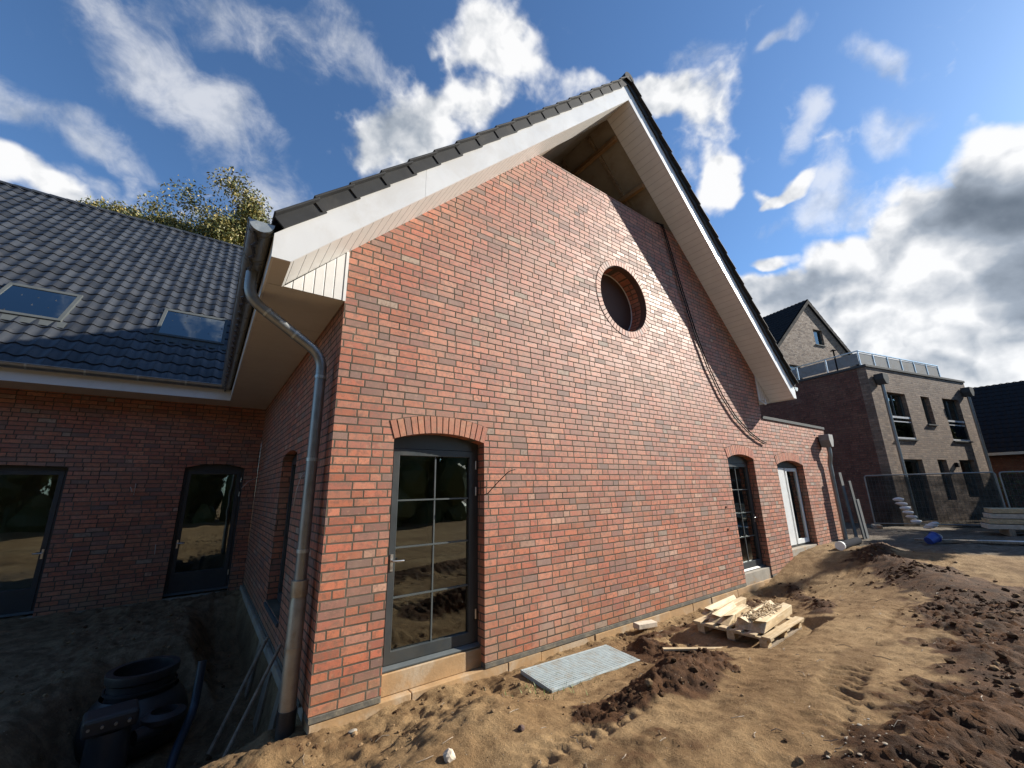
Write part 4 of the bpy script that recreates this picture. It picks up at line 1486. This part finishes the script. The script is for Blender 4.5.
# ------------------------------------------------------------------ beyond the low part
for i, (x, y, w_, h_, mat, l) in enumerate(((14.66, -.34, .22, 1.95, 'dim_board', 'tall pale grey board leaning on the end of the low brick part'),
                                           (14.90, -.46, .20, 1.70, 'parapet', 'dark board leaning beside the tall pale grey board'),
                                           (15.12, -.48, .22, 1.15, 'dim_board', 'short grey board leaning farthest from the low brick part'))):
    z = zg(x, y)-.02
    mb = MB().box(-w_/2, w_/2, 0, .03, 0, h_, Matrix.Translation((x, y, z)) @ Matrix.Rotation(R(-1.5), 4, 'X') @ Matrix.Rotation(R(-3), 4, 'Y'))
    tag(mb.build('leaning_board', M[mat], None, bevel=.004), l, 'board', 'boards leaning at the low part')
rl = MB().tube([(12.3, -.62, zg(12.3, -.62)+.09), (13.7, -.60, zg(13.7, -.6)+.09)], .10, 14)
ro = rl.build('foil_roll', M['roll_foil'], None, smooth='auto')
tag(ro, 'dark roll of foil lying on the ground before the white door', 'roll')
MB().tube([(12.22, -.62, zg(12.3, -.62)+.10), (12.298, -.62, zg(12.3, -.62)+.10)], .11, 14).build('roll_end', M['offwhite'], ro)
BK = thing('blue_bucket', 'blue plastic bucket tipped over on the rutted ground before the fence', 'bucket', (14.6, -1.95, zg(14.6, -1.95)+.13))
BK.rotation_euler = (R(68), 0, R(60))
BK.scale = (.82, .82, .82)
MB().lathe([(.001, -.16), (.12, -.16), (.155, .16), (.17, .16), (.17, .13), (.15, .13)], 24).build('bucket_body', M['blue_plastic'], BK, smooth='auto')
MB().lathe([(.001, -.14), (.11, -.14), (.145, .15)], 24).build('lining', M['blue_plastic'], BK, smooth='auto')
MB().tube([(.17*math.cos(a), .17*math.sin(a)*.5-.05, .15+.14*math.sin(a)) for a in [math.pi*i/10 for i in range(11)]], .006, 6).build('handle', M['steel'], BK, smooth=True)
slab('white_board', 'white board lying flat on the grey ground at the right', 'board', 1.3, .4, .04, 15.9, -3.25, R(-60), 'offwhite', .02)
slab('dark_plank', 'dark plank lying in the rutted ground before the fence', 'plank', 2.2, .18, .05, 15.2, -2.6, R(-70), 'timber_weathered', .01)

# site fence: panels of tube and mesh with dark screening
FA, FB = Vector((18.55, .15, 0)), Vector((19.75, -3.0, 0))
fd = (FB-FA).normalized()
FCt = [FA, FA+fd*3.4, FA+fd*6.8, FA+fd*10.2]
flab = ['mesh fence panel with dark screening nearest the house wall', 'second dark screened fence panel, in front of the house windows', 'dark screened fence panel at the right edge']
for i in range(3):
    a = FCt[i]
    rz = math.atan2(fd.y, fd.x)
    z0 = zg(a.x, a.y)+.05
    P_ = thing('fence_panel', flab[i], 'fence', (a.x, a.y, z0), rz, 'site fence panels')
    L, H = 3.32, 1.78
    fr = MB()
    fr.tube(bend([(.02, 0, 0), (.02, 0, H), (L, 0, H), (L, 0, 0)], 3, .08), .021, 8)
    fr.tube([(.02, 0, .12), (L, 0, .12)], .016, 8)
    fr.build('frame', M['fence_steel'], P_, smooth='auto')
    ms = MB()
    for k in range(1, 34):
        ms.tube([(k*L/34, 0, .12), (k*L/34, 0, H)], .003, 4, caps=False)
    for k in range(1, 9):
        ms.tube([(.02, .004, .12+k*(H-.12)/9), (L, .004, .12+k*(H-.12)/9)], .003, 4, caps=False)
    ms.build('mesh', M['parapet'], P_)
    # screening with folds
    nx, nz = 60, 14
    vs = []
    for b_ in range(nz+1):
        for a_ in range(nx+1):
            u, w_ = a_/nx, b_/nz
            sag = .05*math.sin(u*9+i*2)+.04*math.sin(u*23+w_*3)
            vs.append((.03+u*(L-.05), .03+.02*math.sin(u*40+w_*5)+.015*math.sin(u*13-w_*7), .02+w_*(H-.06)+sag*w_*.6))
    fs = [(b_*(nx+1)+a_, b_*(nx+1)+a_+1, (b_+1)*(nx+1)+a_+1, (b_+1)*(nx+1)+a_) for b_ in range(nz) for a_ in range(nx)]
    MB().add(vs, fs).build('screening', M['cloth'], P_, smooth=True, fix=False)
    ft = MB()
    for xx in (.05, L-.05):
        ft.box(xx-.12, xx+.12, -.32, .32, -.05, .075)
    ft.build('foot_block', M['concrete'], P_, bevel=.02)
# sacks hanging in front of the screening
q = random.Random(4)
for i in range(9):
    p = FA+fd*(.75+.06*i+(.25 if i > 5 else 0))
    z = zg(p.x, p.y)+(1.0-.145*i if i < 6 else .12+.05*(i-6))
    mb = MB()
    vs, fs = lump(1., .22, 40+i, 2)
    mb.add([(v.x*.11, v.y*.17, v.z*.30) for v in vs], fs)
    o = mb.build('white_sack', M['sack'], None, smooth=True, fix=False)
    o.location = (p.x-.22, p.y-.1, z)
    o.rotation_euler = (q.uniform(-.1, .1), q.uniform(-.2, .1), math.atan2(fd.y, fd.x)-1.57+q.uniform(-.2, .2))
    tag(o, 'white sack in the slanting pile in front of the dark fence screening', 'sack', 'white sacks piled at the fence')
# stacked boards at the right
for k in range(4):
    o = MB().box(-.35, .35, -1.7, 1.7, 0, .13).build('stacked_plank', M['timber_pale' if k % 2 else 'stone'], None, bevel=.008)
    o.location = (18.9+.03*k, -4.15-.05*k, zg(18.9, -4.)+.2+.15*k)
    o.rotation_euler = (0, 0, R(18))
    tag(o, ['lowest pale plank of the stack before the right fence', 'second pale plank from the ground in the stack by the fence', 'third pale plank from the ground in the stack by the fence', 'topmost pale plank of the stack before the right fence'][k], 'plank', 'planks stacked at the fence')
for (yy, l) in ((-2.95, 'bearer beam under the near end of the plank stack'), (-5.2, 'bearer beam under the hidden end of the plank stack')):
    o = MB().box(-.45, .45, -.06, .06, 0, .2).build('bearer_beam', M['timber_weathered'], None)
    o.location = (18.9+(yy+4.15)*-.32, yy, zg(18.9, yy)-.0)
    o.rotation_euler = (0, 0, R(18))
    tag(o, l, 'beam')

# ------------------------------------------------------------------ flat roofed house
GZ0 = .38
FH = thing('flat_roofed_house', 'two storey beige brick house with flat roof, glass railing and tall dark windows', 'house', (20.21, -.31, GZ0), R(-12.73))


def Z(z):
    return z-GZ0


wins = [(1.0, 2.5, 3.68, 5.62), (3.75, 4.47, 4.38, 5.62), (5.62, 7.2, 3.72, 5.66), (1.0, 2.5, GZ0+.1, 2.86), (3.7, 4.47, 1.2, 2.87), (5.57, 7.0, GZ0+.9, 2.87)]
holes = [[(a, Z(c)), (b, Z(c)), (b, Z(d)), (a, Z(d))] for a, b, c, d in wins]
MB().prism([(0, -.6), (8.25, -.6), (8.25, Z(6.6)), (0, Z(6.6))], holes, 0, .32).build('front_wall', M['grey_brick'], FH)
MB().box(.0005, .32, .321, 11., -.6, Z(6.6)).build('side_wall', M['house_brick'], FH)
MB().box(7.93, 8.2495, .321, 11., -.6, Z(6.6)).build('side_wall', M['grey_brick'], FH)
MB().box(.33, 7.92, 10.6, 10.99, -.6, Z(6.6)).build('back_wall', M['grey_brick'], FH)
MB().box(-.04, 8.29, -.04, 11.04, Z(6.602), Z(6.70)).build('roof', M['parapet'], FH, bevel=.006)
for i, (a, b, c, d) in enumerate(wins):
    wn = MB().prism([(a, Z(c)), (b, Z(c)), (b, Z(d)), (a, Z(d))], [[(a+.07, Z(c)+.07), (b-.07, Z(c)+.07), (b-.07, Z(d)-.07), (a+.07, Z(d)-.07)]], .16, .23).build('window', M['anthracite'], FH)
    pane(a+.06, b-.06, Z(c)+.06, Z(d)-.06, .195, M['glass_dark'], wn)
    if i in (0, 2):
        MB().box(a+.01, b-.01, .02, .06, Z(c)+.86, Z(c)+.94).build('railing_bar', M['white'], wn)
        MB().box(a+.01, b-.01, .03, .05, Z(c)+.70, Z(c)+.74).build('railing_bar', M['white'], wn)
        pane(a+.03, b-.03, Z(c)+.08, Z(c)+.70, .04, M['glass_dark'], wn, 'railing_pane')
        MB().box(a+.0, b-.0, .015, .10, Z(c)+.002, Z(c)+.07).build('railing_bar', M['white'], wn)
        MB().box((a+b)/2-.035, (a+b)/2+.035, .155, .2, Z(c)+.07, Z(d)-.07).build('mullion', M['anthracite'], wn)
        MB().box(a+.15, b-.55, .40, .45, Z(c)+.1, Z(d)-.1).build('curtain', M['greyboard'], wn)
    if i in (0, 1, 2):
        MB().box(a-.05, b+.05, -.06, .155, Z(c)-.05, Z(c)-.0015).build('sill', M['parapet'], wn)
MB().box(.5, 7.8, .9, .95, 0, Z(6.4)).build('interior', M['interior'], FH)
MB().box(.34, 7.9, .33, 10.5, Z(3.1), Z(3.2)).build('floor_slab', M['interior'], FH)
for x0 in (.58, 7.82):
    h = MB().prism([(x0-.2, Z(6.28)), (x0+.2, Z(6.28)), (x0+.2, Z(6.05)), (x0+.08, Z(5.85)), (x0-.08, Z(5.85)), (x0-.2, Z(6.05))], (), -.34, -.02).build('rain_hopper', M['parapet'], FH, bevel=.01)
    MB().tube([(x0, -.16, Z(5.9)), (x0, -.16, -.3)], .06, 12).build('downpipe', M['zinc'], FH, smooth='auto')
lamp = MB().box(5.05, 5.2, -.12, -.002, Z(2.55), Z(2.75)).build('wall_lamp', M['cable'], FH, bevel=.02)
# glass railing round the terrace
rl = MB()
rp = MB()
xs_ = [.0+i*1.08 for i in range(7)]
for x in xs_:
    rl.box(x-.02, x+.02, .12, .16, Z(6.70), Z(7.30))
rl.box(-.03, xs_[-1]+.03, .11, .17, Z(7.30), Z(7.34))
for i in range(5):
    yy = .14+1.25*(i+1)
    rl.box(-.02, .02, yy-.02, yy+.02, Z(6.70), Z(7.30))
rl.box(-.03, .03, .1705, 6.5, Z(7.30), Z(7.34))
ro_ = rl.build('terrace_railing', M['steel'], FH)
for i in range(6):
    MB().box(xs_[i]+.04, xs_[i+1]-.04, .135, .145, Z(6.76), Z(7.24)).build('railing_pane', M['greyboard'], ro_)
for i in range(5):
    yy = .14+1.25*i
    MB().box(-.006, .006, yy+.04, yy+1.21, Z(6.76), Z(7.24)).build('railing_pane', M['greyboard'], ro_)
vt = MB().tube([(.0, 1.0, Z(6.7)), (.0, 1.0, Z(7.58))], .03, 10)
vt.lathe([(.001, .0), (.12, .03), (.02, .09), (.001, .1)], 14, (.0, 1.0, Z(7.58)))
vt.build('vent_cowl', M['cable'], FH, smooth='auto')

# ------------------------------------------------------------------ gabled house behind it
th = R(-12.73)
GHX, GHY = 31.72, 4.37
GH = thing('gabled_house', 'beige brick house with steep dark roof and one small gable window behind the railing', 'house', (GHX, GHY, GZ0), th)
az, hw, sl = Z(14.23), 5.2, .91
ez = az-hw*sl
MB().prism([(-hw, -.5), (hw, -.5), (hw, ez), (0, az), (-hw, ez)], [[(.05, Z(11.30)), (1.05, Z(11.30)), (1.05, Z(12.42)), (.05, Z(12.42))], [(-3.3, Z(8.3)), (-2.2, Z(8.3)), (-2.2, Z(9.5)), (-3.3, Z(9.5))]], 0, .3).build('gable_wall', M['grey_brick'], GH)
MB().box(-hw, -hw+.3, .301, 12, -.5, ez).build('side_wall', M['grey_brick'], GH)
MB().box(hw-.3, hw, .301, 12, -.5, ez).build('side_wall', M['grey_brick'], GH)
for (a, b, c, d) in ((.05, 1.05, 11.30, 12.42), (-3.3, -2.2, 8.3, 9.5)):
    wn = MB().prism([(a, Z(c)), (b, Z(c)), (b, Z(d)), (a, Z(d))], [[(a+.08, Z(c)+.08), (b-.08, Z(c)+.08), (b-.08, Z(d)-.08), (a+.08, Z(d)-.08)]], .14, .2).build('window', M['anthracite'], GH)
    pane(a+.07, b-.07, Z(c)+.07, Z(d)-.07, .17, M['glass_dark'], wn)
    MB().box(a, b, .5, .55, Z(c), Z(d)).build('curtain', M['cable'], wn)
    MB().box(a-.05, b+.05, -.05, .135, Z(c)-.07, Z(c)-.002).build('sill', M['parapet'], wn)
rf = MB()
rf.prism([(-hw-.45, ez-.45*sl+.06), (0, az+.06), (0, az+.34), (-hw-.45, ez-.45*sl+.34)], (), -.12, 12.2)
rf.prism([(hw+.45, ez-.45*sl+.06), (.001, az+.06), (.001, az+.34), (hw+.45, ez-.45*sl+.34)], (), -.12, 12.2)
rfo = rf.build('roof', M['dark_roof'], GH)
mb = MB()
nn = math.hypot(1, sl)
for s_ in (-1, 1):
    tile_roof(mb, Vector((s_*(hw+.45), -.1, ez-.45*sl+.36)), Vector((0, 1, 0)), Vector((-s_/nn, 0, sl/nn)), Vector((s_*sl/nn, 0, 1/nn)), (hw+.45)*nn, lambda v: 0., lambda v: 12.2, segs=4, seed=8)
mb.build('tiles', M['dark_roof'], rfo, smooth='auto', fix=False)

# ------------------------------------------------------------------ dark roofed house at the right edge
DH = thing('dark_roofed_house', 'low red brick house under a large dark tiled roof at the right edge', 'house', (33.0, -1.0, GZ0))
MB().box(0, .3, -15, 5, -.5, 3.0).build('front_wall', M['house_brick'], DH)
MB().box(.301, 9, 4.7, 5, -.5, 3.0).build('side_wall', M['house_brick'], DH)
rf = MB().prism([(-.6, 2.95), (4.6, 7.25), (9.8, 2.95)], (), -15.3, 5.3)
rfo = rf.build('roof', M['dark_roof'], DH)
mb = MB()
sx, sz = 5.2, 4.3
nn = math.hypot(sx, sz)
tile_roof(mb, Vector((-.62, -15.3, 2.97)), Vector((0, 1, 0)), Vector((sx/nn, 0, sz/nn)), Vector((-sz/nn, 0, sx/nn)), nn, lambda v: 0., lambda v: 20.6, segs=4, seed=9)
mb.build('tiles', M['dark_roof'], rfo, smooth='auto', fix=False)
MB().box(-.66, -.60, -15.3, 5.3, 2.85, 2.99).build('gutter', M['zinc'], DH)

# hedge in front of it
leafm, lt, lb_, lo_ = new_mat('hedge_leaf')
lg = lt.n('ShaderNodeNewGeometry').outputs['Random Per Island']
lt.put(lb_.inputs['Base Color'], lt.ramp(lg, [(0., (.05, .085, .02)), (.5, (.09, .13, .035)), (1., (.16, .19, .06))]))
lb_.inputs['Roughness'].default_value = .6


def leaves(mb, centre, rad, n, size, q, shell=.55):
    for i in range(n):
        d = Vector((q.gauss(0, 1), q.gauss(0, 1), q.gauss(0, 1))).normalized()
        r = (shell+(1-shell)*q.random()) if q.random() < .75 else q.random()
        p = Vector(centre)+Vector((d.x*rad[0]*r, d.y*rad[1]*r, d.z*rad[2]*r))
        a = Vector((q.gauss(0, 1), q.gauss(0, 1), q.gauss(0, 1))).normalized()
        b = a.cross(Vector((q.gauss(0, 1), q.gauss(0, 1), q.gauss(0, 1)))).normalized()
        s = size*q.uniform(.6, 1.3)
        mb.add([p-a*s, p+b*s*.45, p+a*s, p-b*s*.45], [(0, 1, 2, 3)])


q = random.Random(21)
hd = MB()
for i in range(26):
    leaves(hd, (30.4+q.uniform(-.2, .2), -1.6-i*.32, GZ0+1.05), (.5, .4, 1.05+q.uniform(-.08, .08)), 150, .07, q)
hg = thing('hedge', 'trimmed green hedge before the dark roofed house at right', 'hedge', (30.4, -5.5, GZ0))
o = hd.build('foliage', leafm, None, fix=False)
o.parent = hg
o.matrix_parent_inverse = Matrix.Translation((-30.4, 5.5, -GZ0))
sm = MB()
for i in range(12):
    sm.tube([(0, 3.8-i*.7, -.3), (.05, 3.8-i*.7, 1.2)], .03, 6)
sm.build('stems', M['timber_weathered'], hg)

# ------------------------------------------------------------------ trees
autumn, lt, lb_, lo_ = new_mat('autumn_leaf')
lg = lt.n('ShaderNodeNewGeometry').outputs['Random Per Island']
lt.put(lb_.inputs['Base Color'], lt.ramp(lg, [(0., (.07, .09, .025)), (.35, (.12, .13, .035)), (.65, (.20, .17, .045)), (.9, (.29, .22, .06)), (1., (.34, .27, .10))]))
lb_.inputs['Roughness'].default_value = .55
green, lt, lb_, lo_ = new_mat('green_leaf')
lg = lt.n('ShaderNodeNewGeometry').outputs['Random Per Island']
lt.put(lb_.inputs['Base Color'], lt.ramp(lg, [(0., (.03, .05, .012)), (.6, (.06, .085, .022)), (1., (.12, .13, .04))]))
lb_.inputs['Roughness'].default_value = .55
M['bark'] = simple('bark', (.13, .10, .075), .9, var=.3, scale=6., bump=.02, bscale=14.)


def tree(name, lbl, loc, H, spread, base, seed, leaf, n_limb=13, n_leaf=8000, size=.13, group=None):
    q = random.Random(seed)
    t = thing(name, lbl, 'tree', loc, 0, group)
    tr = MB()
    tr.tube([(0, 0, -.3), (.1, .05, H*.3), (.0, .1, H*.6), (.1, 0, H*.93)], .3, 10, r_list=[.34, .26, .15, .03])
    tips = []
    for i in range(n_limb):
        z0 = H*(base+(0.86-base)*i/n_limb)
        a = i*2.4+q.uniform(-.4, .4)
        k = math.sin(math.pi*min(1, .25+.75*(i+.5)/n_limb))**.7
        l = spread*k*q.uniform(.75, 1.1)
        p0 = Vector((.05, .05, z0))
        p2 = p0+Vector((math.cos(a)*l, math.sin(a)*l, l*q.uniform(.45, .85)))
        p1 = p0.lerp(p2, .5)+Vector((0, 0, .12*l))
        tr.tube([p0, p1, p2], .05, 6, r_list=[.10, .06, .02])
        tips += [p1, p2, p1.lerp(p2, .5)]
        for j in range(3):
            b = p1.lerp(p2, q.uniform(.1, .9))
            e = b+Vector((q.uniform(-1, 1), q.uniform(-1, 1), q.uniform(.1, 1)))*l*.38
            tr.tube([b, e], .02, 5, r_list=[.03, .008])
            tips.append(e)
    tips.append(Vector((.1, 0, H*.95)))
    tr.build('trunk', M['bark'], t, smooth='auto')
    cr = MB()
    per = max(20, n_leaf//len(tips))
    for p in tips:
        s = spread*q.uniform(.15, .27)*(1.35 if spread > 2 else 1.)
        leaves(cr, p, (s, s, s*.8), per, size, q, .2)
    cr.build('crown', leaf, t, fix=False)
    return t


tree('autumn_tree', 'tall tree with thinning yellow green autumn leaves behind the dark roof ridge', (-.9, 23.2, -.2), 20.2, 4.4, .5, 3, autumn, n_limb=36, n_leaf=170000, size=.085)
tree('autumn_tree', 'small yellowing tree top just above the roof ridge, left of the taller tree', (-5.6, 23.6, -.2), 19.4, 3.0, .6, 5, autumn, n_limb=18, n_leaf=40000, size=.085)
tag(bpy.data.objects['autumn_tree.001'], group='trees behind the wing')
tag(bpy.data.objects['autumn_tree'], group='trees behind the wing')

# trees standing out of frame to the right: they shade the far yard and the fence
for (x, y, H, sp, sd_, l) in ((30.5, -6.5, 7.2, 1.6, 31, 'broad green tree nearest the dark roofed house'), (27.4, -6.4, 8.2, 1.6, 32, 'green tree in the middle of three by the track'),
                         (24.3, -6.5, 9.0, 1.6, 33, 'green tree nearest the camera of three by the track')):
    tree('green_tree', l, (x, y, .3), H, sp, .25, sd_, green, n_limb=18, n_leaf=16000, size=.17, group='trees along the track')
# wood added behind the camera to block sky light, also mirrored in panes
q = random.Random(77)
wd2 = MB()
for i in range(46):
    x, y = -40+i*1.12, -16.5+q.uniform(-2.5, 1.2)
    h = q.uniform(10, 17)
    for k in range(9):
        vs, fs = lump(1., 1., q.randint(0, 999), 2)
        r_ = q.uniform(.7, 1.25)
        cx_, cy_, cz_ = x+q.uniform(-1.1, 1.1), y+q.uniform(-.6, .6), .6+(h*.8)*k/9
        wd2.add([(cx_+v.x*r_, cy_+v.y*r_, cz_+v.z*r_*1.2) for v in vs], fs)
    leaves(wd2, (x, y, h*.45), (2.1, 1.6, h*.5), 1500, .10, q, .45)
    wd2.tube([(x, y, -.3), (x+.1, y, h*.8)], .18, 6)
tag(wd2.build('woodland_blocker', green, None, fix=False), 'unseen belt of green trees added to block sky light, mirrored in the panes', 'trees', kind='stuff')
